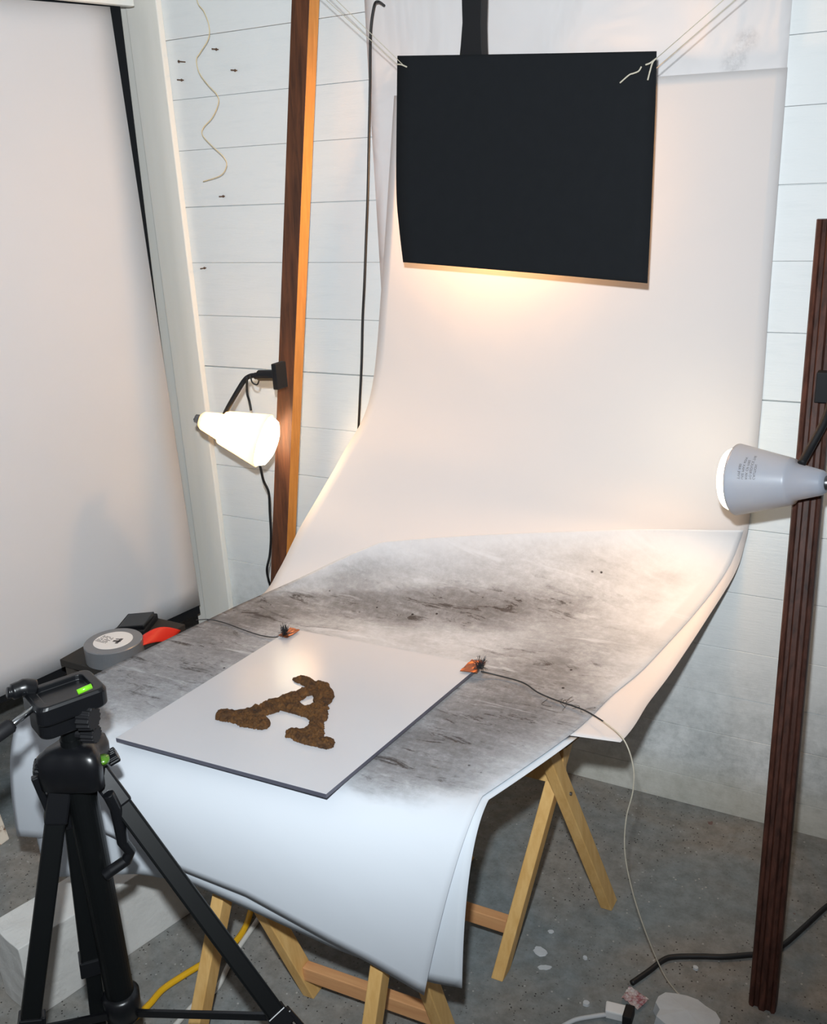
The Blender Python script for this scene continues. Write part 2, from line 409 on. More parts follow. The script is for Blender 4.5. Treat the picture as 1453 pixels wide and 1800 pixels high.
# ---------------------------------------------------------------- timber posts
def quad_post(name, base, top, w, d, mats, label):
    bm = B(); base, top = V(base), V(top)
    vs_ = []
    for p in (base, top):
        vs_.append([bm.verts.new(p + V((x, y, 0))) for x, y in ((0, 0), (w, 0), (w, d), (0, d))])
    for i, mi in ((0, 0), (1, 1), (2, 0), (3, 0)):
        f = bm.faces.new((vs_[0][i], vs_[0][(i+1) % 4], vs_[1][(i+1) % 4], vs_[1][i])); f.material_index = mi
    bm.faces.new(vs_[0]); bm.faces.new(vs_[1])
    o = link(name, bm, mats, bev=0.0015, origin=base); tag(o, label, 'post'); return o
PB = V((-1.5715, 1.985, 0.6761)); PT = V((-1.4315, 2.085, 2.0112))
dz = (PT-PB)/(PT.z-PB.z)
quad_post('timber_post', PB - dz*PB.z, PT + dz*(2.74-PT.z), 0.052, 0.042, [M['post_dark'], M['post_gold']], 'tall square brown timber post left of the paper backdrop, carrying the glowing lamp')

# moulded dark timber leaning against the wall on the right
b0 = V((-0.1724, 1.5899, 0)); b1 = V((-0.236, 2.115, 1.487))
prof = [(0, 0), (0.003, -0.006), (0.010, -0.008), (0.013, -0.003), (0.020, -0.003), (0.024, -0.010), (0.034, -0.010), (0.038, -0.004), (0.046, -0.004), (0.050, -0.009), (0.056, -0.007), (0.058, 0.0), (0.058, 0.022), (0, 0.022)]
bm = B(); r0 = [bm.verts.new(b0 + V((x*0.90, y, 0))) for x, y in prof]; r1 = [bm.verts.new(b1 + V((x*0.98, y, 0))) for x, y in prof]
for i in range(len(prof)): bm.faces.new((r0[i], r0[(i+1) % len(prof)], r1[(i+1) % len(prof)], r1[i]))
bm.faces.new(r0); bm.faces.new(r1)
tag(link('moulded_post', bm, M['dark_wood'], origin=b0), 'dark brown moulded timber strip leaning on the white wall at right', 'post')

# ---------------------------------------------------------------- paper backdrops
LB = [V(p) for p in ((-1.5644, 1.116, 0.6), (-1.539, 1.2977, 0.6), (-1.4908, 1.5984, 0.6), (-1.4419, 1.7428, 0.612), (-1.42, 1.8074, 0.6659), (-1.39, 1.8679, 0.7587), (-1.36, 1.9268, 0.8369), (-1.32, 1.9867, 0.9319), (-1.272, 2.0668, 1.0681), (-1.245, 2.12, 1.35), (-1.21, 2.165, 1.79))]
RB = [V(p) for p in ((-0.49, 1.25, 0.6), (-0.4242, 1.4963, 0.6), (-0.4144, 1.6554, 0.6), (-0.401, 1.7805, 0.607), (-0.375, 1.9734, 0.6434), (-0.344, 2.1127, 0.7031), (-0.333, 2.1574, 0.759), (-0.325, 2.1531, 0.8388), (-0.32, 2.165, 1.07), (-0.32, 2.165, 1.36), (-0.32, 2.165, 1.773))]
def S(u, v, dz=0.0):
    p = cr(LB, v)*(1-u) + cr(RB, v)*u
    if dz:
        e = 0.02
        du = S(u, min(v+e, 10)) - S(u, max(v-e, 0)); dw = cr(RB, v) - cr(LB, v)
        nrm = dw.cross(du).normalized()
        p = p + nrm*dz
    return p
# upper sheet pinned flat on the wall behind everything
rows = []
for i in range(30):
    z = 2.62 - (2.62-1.20)*i/29
    rows.append([V((-1.285 + 0.962*j/40 , 2.1755 + 0.0015*math.sin(j*0.9+i*0.3) - (0.016*math.exp(-((j-34-(z-1.9)*14)/2.2)**2 - ((z-1.98)/0.12)**2)), z)) for j in range(41)])
o = link('backdrop_sheet', sheet(rows), M['paper_up'], smooth=True); solid(o, 0.0006)
tag(o, 'creased white paper sheet on the wall behind the top of the hanging backdrop', 'paper sheet')
# backdrop sweep
rows = []
NV = 110
for i in range(NV+1):
    v = 10 - (10-1.0)*i/NV
    r = []
    for j in range(41):
        u = j/40
        p = S(u, v, -0.002)
        w_ = max(0, min(1, (v-7)/2))
        p.y -= 0.004*w_*(0.6+math.sin(u*7+v*2)*math.sin(v*1.1)) + 0.006*w_
        r.append(p)
    rows.append(r)
o = link('paper_backdrop', sheet(rows), M['paper_b'], smooth=True); solid(o, 0.0006)
tag(o, 'long white paper backdrop sweeping down the wall and forward onto the table', 'paper backdrop')

# stained top sheet: on the table, then over the front edge
LC = [V((a, b, 0)) for a, b in ((0, 0), (0, 1), (0, 2), (0, 3), (0.1, 4.125), (0.21, 4.875))]
RC = [V((a, b, 0)) for a, b in ((0.91, 0), (0.92, 1.05), (0.95, 3.05), (0.97, 4.025), (0.98, 4.85), (0.99, 6.65))]
def drape(Fline, poly, ctrl, n=26):
    """Fline(u) fold points; poly bottom edge points; returns rows from bottom to fold (excluded)"""
    L = [0]
    for a, b in zip(poly, poly[1:]): L.append(L[-1] + (b-a).length)
    def bot(u):
        s_ = u*L[-1]
        for k in range(len(L)-1):
            if s_ <= L[k+1]+1e-9:
                return poly[k].lerp(poly[k+1], (s_-L[k])/(L[k+1]-L[k]))
        return poly[-1]
    rows = []
    for i in range(n):
        t = 1 - i/n
        r = []
        for j in range(NU+1):
            u = j/NU; F_ = Fline(u); E_ = bot(u)
            K = F_ + FW*((E_-F_).dot(FW)*ctrl)
            r.append(F_*(1-t)**2 + K*2*t*(1-t) + E_*t**2)
        rows.append(r)
    return rows
NU = 64
FW = V((0.1069, -0.9943, 0))
poly = [V(p) for p in ((-1.5665, 1.0303, 0.34), (-1.4809, 1.0244, 0.3686), (-1.3707, 1.0111, 0.4431), (-1.2746, 1.0114, 0.46), (-1.1961, 1.0168, 0.4438), (-1.1008, 1.027, 0.4208), (-0.9687, 1.0413, 0.4026), (-0.8081, 1.0585, 0.3512), (-0.7299, 1.0699, 0.3254), (-0.6344, 1.0852, 0.2835))]
def Cpt(u, w): 
    a, b = cr(LC, w*5), cr(RC, w*5); q = a*(1-u) + b*u
    return S(q.x, q.y, 0.0012)
rows = drape(lambda u: Cpt(u, 0), poly, 0.98)
uvs = [[(j/NU, -0.55*(1-i/len(rows))) for j in range(NU+1)] for i in range(len(rows))]
for i in range(61):
    w_ = i/60; rows.append([Cpt(j/NU, w_) for j in range(NU+1)]); uvs.append([(j/NU, w_) for j in range(NU+1)])
o = link('stained_paper', sheet(rows, uv=uvs), M['stained'], smooth=True); solid(o, 0.0006)
tag(o, 'white paper covering the table, smudged with grey soot and hanging over the front', 'paper sheet')
# clean sheet under it
poly = [V(p) for p in ((-1.5301, 1.0493, 0.327), (-1.4895, 1.0235, 0.2767), (-1.4268, 1.0101, 0.3026), (-1.2193, 1.0254, 0.3729), (-1.1008, 1.0381, 0.3878), (-0.9696, 1.0522, 0.3615), (-0.8001, 1.0704, 0.3278), (-0.6951, 1.0868, 0.3102), (-0.627, 1.0981, 0.3036), (-0.5719, 1.107, 0.3077))]
LD = [V((a, b, 0)) for a, b in ((0.04, 0.025), (0.03, 0.925))]
RD = [V((a, b, 0)) for a, b in ((0.92, 0), (0.93, 1))]
def Dpt(u, w):
    a, b = LD[0].lerp(LD[1], w), RD[0].lerp(RD[1], w); q = a*(1-u) + b*u
    return S(q.x, q.y, -0.0045)
rows = drape(lambda u: Dpt(u, 0), poly, 0.96)
for i in range(12): rows.append([Dpt(j/NU, i/11) for j in range(NU+1)])
o = link('under_sheet', sheet(rows), M['paper'], smooth=True); solid(o, 0.0006)
tag(o, 'clean white paper showing as a strip below the stained sheet at the table front', 'paper sheet')

# white paper hung on the left
A0 = V((-1.9883, 2.0657, 2.0577)); A1 = V((-1.9816, 2.0949, 0.3388)); A2 = V((-2.1324, 1.4421, 0.3144)); A3 = V((-2.0556, 1.7743, 2.0422))
dxy = V((-0.225, -0.974, 0))
rows = []
for i in range(25):
    t = i/24; e = A0.lerp(A1, t); r = []
    zl = A3.z + (A2.z-A3.z)*t
    for j in range(31):
        s_ = j/30*2.6
        z = e.z + (zl-e.z)*min(1.4, s_/((A2-A1).length))
        r.append(V((e.x + dxy.x*s_ + 0.004*math.sin(s_*5+t*2), e.y + dxy.y*s_, z)))
    rows.append(r)
o = link('hanging_paper', sheet(rows), M['paper_left'], smooth=True); solid(o, 0.0006)
tag(o, 'wide white paper hanging straight down on the left beside the trim board', 'paper sheet')
# white rail it hangs from
bm = B(); ra_, rb_ = V((A0.x+0.03, A0.y+0.05, A0.z+0.030)), V((A0.x, A0.y, A3.z+0.030)) + dxy*2.4
beam(bm, ra_, rb_, 0.022, 0.056, V((0.974, -0.225, 0)))
tag(link('paper_rail', bm, M['cream'], bev=0.002, origin=(ra_+rb_)/2), 'white timber rail along the top edge of the hanging paper at left', 'rail')
# black board added behind it, standing in for the paper's shadow
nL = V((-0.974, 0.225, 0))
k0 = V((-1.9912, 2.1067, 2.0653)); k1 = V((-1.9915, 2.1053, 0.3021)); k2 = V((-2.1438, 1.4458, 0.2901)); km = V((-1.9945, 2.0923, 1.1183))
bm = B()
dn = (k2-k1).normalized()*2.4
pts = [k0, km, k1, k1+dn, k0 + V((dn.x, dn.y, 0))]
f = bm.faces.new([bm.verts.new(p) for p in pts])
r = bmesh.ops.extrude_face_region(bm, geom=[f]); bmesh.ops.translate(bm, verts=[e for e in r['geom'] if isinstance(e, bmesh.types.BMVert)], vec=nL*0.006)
tag(link('paper_shadow_board', bm, M['blackcard']), 'thin black board behind the hanging paper on the left, added as its dark shadow edge', 'board')

# ---------------------------------------------------------------- table
def trestle(a_r, b_r, a_l, b_l, zt, label, zbar, zc=0.385, zl=0.485, bar='b'):
    """crossed-leg trestle: each end is an X, the pairs joined by bars"""
    a_r, b_r, a_l, b_l = V(a_r), V(b_r), V(a_l), V(b_l)
    root = thing('trestle', label, 'trestle', ((a_r+b_r+a_l+b_l)/4), 'wooden trestles under the table')
    side = (a_r-a_l).normalized(); tops = {}
    for key, a_, b_, sgn in (('r', a_r, b_r, 1), ('l', a_l, b_l, -1)):
        m_ = (a_+b_)/2; mid = V((m_.x, m_.y, zc))
        for kk, p, off in (('a', a_, -0.0135), ('b', b_, 0.0135)):
            d = (mid-p)/mid.z
            q0 = p + side*off; q1 = p + d*zl + side*off
            tops[key+kk] = q1
            bm = B(); beam(bm, q0, q1, 0.026, 0.038, side, True); link('leg', bm, M['pine'], root, bev=0.002)
        bm = B(); tube(bm, [mid - side*0.030, mid + side*0.030], 0.004, 12); link('bolt', bm, M['socket'], root)
    def pt(key, a_, b_, z):
        m_ = (a_+b_)/2; return a_ + (V((m_.x, m_.y, zc))-a_)*(z/zc)
    bm = B(); P_ = (b_l, a_l, b_r, a_r) if bar == 'b' else (a_l, b_l, a_r, b_r); so = side*(0.0135 if bar == 'b' else -0.0135)
    beam(bm, pt('l', P_[0], P_[1], zbar) + so + side*0.0125, pt('r', P_[2], P_[3], zbar) + so - side*0.0125, 0.022, 0.034, V((0, 1, 0))); link('crossbar', bm, M['pine_red'], root, bev=0.002)
    ml, mr_ = (a_l+b_l)/2, (a_r+b_r)/2; zr = (zc+0.022+zt)/2
    bm = B(); beam(bm, V((ml.x, ml.y, zr)) - side*0.015, V((mr_.x, mr_.y, zr)) + side*0.015, 0.022, zt-zc-0.022, V((0, 1, 0))); link('top_rail', bm, M['pine'], root, bev=0.002)
    return root
fa, fb = V((-0.738, 1.030, 0)), V((-0.690, 1.245, 0)); ga, gb = V((-1.1052, 1.0042, 0)), V((-0.9999, 1.2278, 0))
trestle(fa, fb, ga, gb, 0.553, 'pale wooden trestle under the front of the table, beside the tripod', 0.075, zl=0.445)
ra, rb = V((-0.6377, 1.4412, 0)), V((-0.5207, 1.7356, 0))
off = V((-0.36, -0.01, 0))
trestle(ra, rb, ra+off, rb+off, 0.553, 'pale wooden trestle under the right rear of the table', 0.10, zl=0.55, bar='a')
bm = B()
cs = [V((-1.50, 1.165, 0)), V((-0.66, 1.255, 0)), V((-0.53, 1.50, 0)), V((-0.49, 1.66, 0)), V((-1.43, 1.68, 0))]
lo = [bm.verts.new(c + V((0, 0, 0.5535))) for c in cs]; hi = [bm.verts.new(c + V((0, 0, 0.589))) for c in cs]
for i in range(5): bm.faces.new((lo[i], lo[(i+1) % 5], hi[(i+1) % 5], hi[i]))
bm.faces.new(lo); bm.faces.new(hi)
tag(link('table_board', bm, M['board'], bev=0.002), 'wooden board lying on the two trestles beneath the papers', 'table top')

# ---------------------------------------------------------------- plate with the letter A
ZP = 0.6145
PC = [V(p) for p in ((-1.2922, 1.093, 0.6145), (-0.8233, 1.1146, 0.6145), (-0.7711, 1.6366, 0.6145), (-1.2518, 1.6176, 0.6145))]
cen = sum(PC, V((0, 0, 0)))/4
bm = B(); hi = [bm.verts.new(p) for p in PC]; lo = [bm.verts.new(p - V((0, 0, 0.0085))) for p in PC]
f = bm.faces.new(hi); f.material_index = 0
g = bm.faces.new(lo); g.material_index = 1
for i in range(4): h = bm.faces.new((lo[i], lo[(i+1) % 4], hi[(i+1) % 4], hi[i])); h.material_index = 1
o = link('picture_plate', bm, [M['plate_top'], M['plate_edge']], bev=0.0008, origin=cen - V((0, 0, 0.012)))
tag(o, 'glossy cream square plate with dark edges lying on the stained paper', 'plate')
OUT = [V((a, b)) for a, b in ((-1.1086, 1.4182), (-1.1022, 1.4297), (-1.0847, 1.4374), (-1.0697, 1.433), (-1.0538, 1.4271), (-1.0403, 1.4351), (-1.0239, 1.4316), (-1.0116, 1.418), (-0.9959, 1.4063), (-0.9868, 1.3939), (-0.981, 1.3764), (-0.9801, 1.3629), (-0.9816, 1.3583), (-0.9695, 1.35), (-0.9718, 1.3451), (-0.9604, 1.331), (-0.9524, 1.3139), (-0.9536, 1.3041), (-0.9397, 1.2847), (-0.9301, 1.2711), (-0.9242, 1.2597), (-0.9118, 1.26), (-0.9027, 1.2606), (-0.8942, 1.2524), (-0.8898, 1.2391), (-0.8939, 1.2295), (-0.9064, 1.2265), (-0.9195, 1.2273), (-0.9366, 1.2247), (-0.949, 1.2242), (-0.965, 1.2257), (-0.9822, 1.2318), (-0.9913, 1.2278), (-0.9974, 1.2409), (-1.002, 1.2442), (-0.9985, 1.2548), (-0.9862, 1.2621), (-0.9734, 1.2642), (-0.9732, 1.2733), (-0.9749, 1.2854), (-0.9818, 1.2971), (-0.9927, 1.3034), (-1.0086, 1.3039), (-1.0257, 1.3058), (-1.0409, 1.3048), (-1.0572, 1.3052), (-1.0571, 1.2987), (-1.066, 1.2859), (-1.0732, 1.274), (-1.0616, 1.2708), (-1.048, 1.26), (-1.0407, 1.2486), (-1.0413, 1.2374), (-1.052, 1.2308), (-1.0641, 1.229), (-1.0824, 1.2262), (-1.0936, 1.223), (-1.1069, 1.2282), (-1.1249, 1.2275), (-1.1408, 1.2242), (-1.1565, 1.2247), (-1.1648, 1.2362), (-1.17, 1.2512), (-1.1573, 1.2635), (-1.1473, 1.2613), (-1.1357, 1.2645), (-1.1245, 1.2773), (-1.1156, 1.2871), (-1.1142, 1.2975), (-1.1063, 1.301), (-1.1051, 1.3135), (-1.1034, 1.327), (-1.0948, 1.328), (-1.0904, 1.338), (-1.0835, 1.3512), (-1.0806, 1.3669), (-1.0716, 1.3708), (-1.07, 1.3819), (-1.0618, 1.3939), (-1.0595, 1.3991), (-1.0667, 1.4043), (-1.0844, 1.4094), (-1.097, 1.4103))]
HOLE = [V((a, b)) for a, b in ((-1.0425, 1.3486), (-1.0383, 1.3625), (-1.04, 1.3718), (-1.0326, 1.3812), (-1.0236, 1.373), (-1.0161, 1.3603), (-1.0064, 1.3527), (-1.0103, 1.345), (-1.0177, 1.3359), (-1.027, 1.3396))]
def inside(p, poly):
    c = False; j = len(poly)-1
    for i in range(len(poly)):
        a, b = poly[i], poly[j]
        if (a.y > p.y) != (b.y > p.y) and p.x < (b.x-a.x)*(p.y-a.y)/(b.y-a.y)+a.x: c = not c
        j = i
    return c
def dist(p, poly):
    best = 9
    for i in range(len(poly)):
        a, b = poly[i], poly[(i+1) % len(poly)]; ab = b-a; t = max(0, min(1, (p-a).dot(ab)/max(ab.dot(ab), 1e-12)))
        best = min(best, (p-(a+ab*t)).length)
    return best
bm = B(); st = 0.00125; vd = {}
x0 = min(p.x for p in OUT)-.004; x1 = max(p.x for p in OUT)+.004; y0 = min(p.y for p in OUT)-.004; y1 = max(p.y for p in OUT)+.004
nx, ny = int((x1-x0)/st), int((y1-y0)/st)
def jit(p): return V((p.x + 0.0022*noise.noise(V((p.x*260, p.y*260, 1))), p.y + 0.0022*noise.noise(V((p.x*260, p.y*260, 7)))))
cells = []
for i in range(nx):
    for j in range(ny):
        c = V((x0+(i+.5)*st, y0+(j+.5)*st)); c = jit(c)
        if inside(c, OUT) and not inside(c, HOLE): cells.append((i, j))
cs_ = set(cells)
def vtx(i, j):
    if (i, j) not in vd:
        p = V((x0+i*st, y0+j*st))
        full = all((i-a, j-b) in cs_ for a in (0, 1) for b in (0, 1))
        d = min(dist(p, OUT), dist(p, HOLE))
        h = 0.0
        if full:
            h = (0.35 + 0.65*min(1, d/0.010)**0.7)*0.0115*(0.75 + 0.45*noise.noise(V((p.x*70, p.y*70, 3))) + 0.42*noise.noise(V((p.x*170, p.y*170, 5))) + 0.15*noise.noise(V((p.x*600, p.y*600, 5))))
        vd[(i, j)] = bm.verts.new((p.x, p.y, ZP + 0.0002 + max(h, 0)))
    return vd[(i, j)]
for i, j in cells: bm.faces.new((vtx(i, j), vtx(i+1, j), vtx(i+1, j+1), vtx(i, j+1)))
cA = V(((x0+x1)/2, (y0+y1)/2, ZP))
o = link('letter', bm, M['soil'], smooth=True, origin=cA)
tag(o, 'capital letter A formed in crumbly brown soil on the cream plate', 'letter')

# copper tabs with frayed wire at the two rear corners of the plate
def tab(corners, tuft, label, seed, h):
    random.seed(seed)
    corners = [V(c) for c in corners]; c0 = sum(corners, V((0, 0, 0)))/4
    bm = B(); n = 6; g = []
    for i in range(n+1):
        g.append([bm.verts.new(corners[0].lerp(corners[1], j/n).lerp(corners[3].lerp(corners[2], j/n), i/n) + V((0, 0, 0.0015+0.004*abs(noise.noise(V((i*.6, j*.6, seed))))))) for j in range(n+1)])
    for i in range(n):
        for j in range(n): bm.faces.new((g[i][j], g[i][j+1], g[i+1][j+1], g[i+1][j]))
    root = thing('copper_tab', label, 'metal tab', c0, 'copper tabs on the plate corners')
    o = link('copper_sheet', bm, M['copper'], root); solid(o, 0.0008)
    tuft = V(tuft); bm = B()
    for k in range(46):
        a = random.uniform(0, 6.28); sp = random.uniform(0, 0.35); L = h*random.uniform(0.5, 1)
        d = V((math.cos(a)*sp, math.sin(a)*sp, 1)); b = V((math.cos(a), math.sin(a), 0))*random.uniform(0, 0.004)
        p1 = tuft + b*1.5; p2 = p1 + d*L*0.5; p3 = p1 + d*L + V((random.uniform(-1, 1), random.uniform(-1, 1), -0.3))*0.006
        tube(bm, smooth_path([p1, p2, p3], 3), 0.00045, 4, False)
    for k in range(16):
        a = random.uniform(0, 6.28); L = random.uniform(0.010, 0.022)
        d = V((math.cos(a), math.sin(a), 0.15))
        tube(bm, smooth_path([tuft, tuft + d*L*0.5 + V((0, 0, 0.004)), tuft + d*L], 3), 0.0005, 4, False)
    link('wire_tuft', bm, M['wool'], root)
tab(((-1.2527, 1.5672, 0.617), (-1.225, 1.5666, 0.617), (-1.2229, 1.6116, 0.617), (-1.2511, 1.6124, 0.617)), (-1.2418, 1.5791, 0.618), 'small bent copper tab with frayed dark wire at the rear left plate corner', 3, 0.028)
tab(((-0.7963, 1.5856, 0.617), (-0.7604, 1.5934, 0.617), (-0.7623, 1.6409, 0.617), (-0.7944, 1.6408, 0.617)), (-0.7612, 1.6123, 0.618), 'small flat copper tab with frayed dark wire at the right rear plate corner', 5, 0.030)

# wires from the tabs
def wire(name, pts, r, mat, label, cat, n=8, group=None, k=8, r_list=None):
    bm = B(); P = smooth_path(pts, k); tube(bm, P, r, n)
    o = link(name, bm, mat, smooth=True, origin=P[0]); tag(o, label, cat, group); return o
wire('wire', ((-1.2426, 1.5757, 0.618), (-1.2736, 1.5744, 0.608), (-1.3147, 1.5738, 0.606), (-1.3729, 1.5835, 0.605), (-1.4335, 1.5945, 0.605), (-1.4815, 1.5946, 0.605), (-1.5477, 1.6189, 0.58)), 0.0012, M['wool'], 'thin dark wire running left from the rear left copper tab across the paper', 'wire')
bm = B(); P = smooth_path(((-0.756, 1.6039, 0.618), (-0.7295, 1.6172, 0.609), (-0.6845, 1.6173, 0.607), (-0.6559, 1.6094, 0.607), (-0.623, 1.5889, 0.607), (-0.5815, 1.5756, 0.607), (-0.5371, 1.5671, 0.607), (-0.5072, 1.5542, 0.61), (-0.4678, 1.5303, 0.612)), 8)
tube(bm, P, 0.0015, 8)
random.seed(4)
for k in range(9):
    p = P[random.randint(26, 62)]; a = random.choice((-0.9, 0.9)) + random.uniform(-0.4, 0.6); L = random.uniform(0.015, 0.045)
    d = V((math.cos(a), math.sin(a), 0))
    q = [p, p + d*L*0.4 + V((0, 0, 0.003)), p + d*L*0.7 + V((random.uniform(-.012, .012), random.uniform(-.012, .012), 0.001)), p + d*L + V((random.uniform(-.012, .012), 0, 0))]
    tube(bm, smooth_path(q, 4), 0.0004, 4, False)
tag(link('wire', bm, M['wool'], smooth=True), 'thin dark frayed wire running right from the right rear copper tab over the paper', 'wire')
PS = ((-0.4678, 1.5303, 0.612), (-0.4158, 1.485, 0.6138), (-0.3949, 1.48, 0.5666), (-0.3932, 1.48, 0.5115), (-0.4056, 1.485, 0.4409), (-0.4069, 1.49, 0.3584), (-0.3913, 1.5, 0.2618), (-0.3649, 1.51, 0.166), (-0.3318, 1.53, 0.0611), (-0.3043, 1.5444, 0.008), (-0.2758, 1.5304, 0.006))
wire('string', PS, 0.0013, M['string'], 'pale twisted string hanging from the table edge down to the plaster lump', 'string')

# ---------------------------------------------------------------- card, strings
YC = 1.965
Lp = [V(p) for p in ((-1.087, 1.965, 1.8504), (-1.0939, 1.965, 1.7587), (-1.1058, 1.965, 1.5828), (-1.1035, 1.965, 1.4968), (-1.0975, 1.965, 1.4201))]
Rp = [V(p) for p in ((-0.5282, 1.965, 1.8061), (-0.527, 1.965, 1.7168), (-0.5278, 1.965, 1.5617), (-0.5288, 1.965, 1.4643), (-0.5303, 1.965, 1.377))]
rows = []
for i in range(25):
    a, b = cr(Lp, i/6), cr(Rp, i/6)
    rows.append([a.lerp(b, j/16) + V((0, 0.006*math.sin(math.pi*j/16), 0)) for j in range(17)])
o = link('black_card', sheet(rows), M['blackcard'], smooth=True); solid(o, 0.0025)
tag(o, 'square black card hung by strings in front of the white backdrop', 'card')
def strings(a, b, c, d, tails, label):
    bm = B()
    tube(bm, [V(a), V(b)], 0.0008, 6); tube(bm, [V(c), V(d)], 0.0008, 6)
    for t in tails: tube(bm, smooth_path(t, 4), 0.0016, 6)
    tag(link('string', bm, M['string'], smooth=True), label, 'string', 'strings holding the black card')
strings((-1.0663, 1.958, 1.827), (-1.3823, 1.958, 2.1129), (-1.0924, 1.973, 1.8348), (-1.4329, 1.973, 2.1224), [((-1.0852, 1.96, 1.8333), (-1.073, 1.958, 1.8309), (-1.0608, 1.958, 1.8254))], 'doubled thin string rising to the left from the black card')
strings((-0.5248, 1.958, 1.7935), (-0.3153, 1.958, 1.9442), (-0.5303, 1.973, 1.7764), (-0.2979, 1.973, 1.9441), [((-0.5254, 1.96, 1.7937), (-0.5319, 1.957, 1.7872), (-0.5367, 1.957, 1.772), (-0.54, 1.955, 1.7563)), ((-0.5296, 1.96, 1.7912), (-0.5372, 1.957, 1.7858), (-0.5458, 1.957, 1.7836)), ((-0.5537, 1.958, 1.7814), (-0.5586, 1.957, 1.7739), (-0.5684, 1.957, 1.7708), (-0.5772, 1.957, 1.7685), (-0.5947, 1.957, 1.756))], 'doubled thin string rising to the right from the black card, with loose ends')

# ---------------------------------------------------------------- lamps
def lamp_body(root, tip, axis, lit, L=0.180):
    """tip: closed narrow end; axis: towards the opening"""
    tip, axis = V(tip), V(axis).normalized()
    k = L/0.180
    prof = [(0, 0.0), (0, 0.018), (0.008*k, 0.024), (0.060*k, 0.037), (0.064*k, 0.0445), (0.072*k, 0.047), (0.174*k, 0.071), (0.180*k, 0.0725), (0.180*k, 0.0705), (0.074*k, 0.045), (0.062*k, 0.035), (0.010*k, 0.021), (0.004*k, 0.0)]
    bm = B(); lathe(bm, tip, axis, prof, 56)
    sh = link('lamp_shade', bm, M['shade_lit'] if lit else M['shade_dim'], root, smooth=True)
    bm = B(); lathe(bm, tip, axis, [(0.066*k, 0.0), (0.066*k, 0.018), (0.08*k, 0.022), (0.12*k, 0.048), (0.165*k, 0.064), (0.188*k, 0.0655), (0.200*k, 0.060), (0.209*k, 0.040), (0.213*k, 0.0)], 40)
    link('bulb', bm, M['bulb'], root, smooth=True)
    bm = B(); lathe(bm, tip, axis, [(-0.014, 0), (-0.014, 0.011), (0.0, 0.014), (0.012, 0.014), (0.012, 0.0)], 20)
    link('socket', bm, M['socket'], root, smooth=True)
    return tip + axis*(0.235*k)
WARM = (1.0, 0.66, 0.36)
# left lamp
t0 = V((-1.6834, 1.875, 1.0249)); t1 = V((-1.512, 1.935, 0.9621)); ax = (t1-t0).normalized()
root = thing('clamp_lamp', 'glowing white spot lamp on the brown timber post at left', 'lamp', (-1.4656, 1.945, 1.1413), 'clamp-on spot lamps')
q = lamp_body(root, t0, ax, True, 0.179)
lamp_light('lamp_light', 'SPOT', q, 1.6, (1.0, 0.60, 0.30), ax + V((0.15, 0.0, -0.30)), 2.7, 0.6, 0.045)
lamp_light('lamp_light', 'POINT', t0 + ax*0.055, 0.8, (1.0, 0.80, 0.55), radius=0.012)
bm = B(); obox(bm, (-1.4563, 1.935, 1.1438), (0.0075, 0, 0), (0, 0.022, 0), (0, 0, 0.033)); link('clamp_plate', bm, M['blackm'], root, bev=0.002)
bm = B(); tube(bm, [V((-1.4671, 1.935, 1.1432)), V((-1.5216, 1.935, 1.1403))], 0.014, 14); tube(bm, [V((-1.5216, 1.935, 1.1403)), V((-1.5347, 1.935, 1.1381))], 0.009, 12); link('swivel', bm, M['blackm'], root, smooth=False, bev=0.001)
bm = B(); tube(bm, smooth_path(((-1.5271, 1.935, 1.14), (-1.5495, 1.935, 1.1373), (-1.5695, 1.935, 1.1258), (-1.5881, 1.92, 1.0947), (-1.6119, 1.905, 1.0539), (-1.6267, 1.9, 1.0279)), 6), 0.0065, 10); link('lamp_arm', bm, M['blackm'], root, smooth=True)
bm = B(); tube(bm, smooth_path(((-1.5451, 1.93, 1.1415), (-1.538, 1.925, 1.1236), (-1.5262, 1.93, 1.1173), (-1.5166, 1.93, 1.1357)), 6), 0.002, 8)
tube(bm, smooth_path(((-1.5568, 1.93, 1.1364), (-1.5664, 1.935, 1.0928), (-1.5538, 1.925, 1.0731), (-1.5475, 1.92, 1.0489)), 6), 0.0032, 8)
tube(bm, smooth_path(((-1.554, 1.93, 0.9252), (-1.5486, 1.935, 0.8927), (-1.554, 1.95, 0.8476), (-1.5486, 1.96, 0.811), (-1.5555, 1.965, 0.7525), (-1.5596, 1.965, 0.6848), (-1.5708, 1.965, 0.6234), (-1.5862, 1.965, 0.5777), (-1.6449, 2.04, 0.5026), (-1.6484, 2.06, 0.4569)), 6), 0.0035, 8)
link('lamp_cord', bm, M['cable'], root, smooth=True)
bm = B(); tube(bm, [V((-1.6782, 1.875, 1.0207)), V((-1.7048, 1.875, 1.0248))], 0.0032, 8); link('switch', bm, M['black'], root)
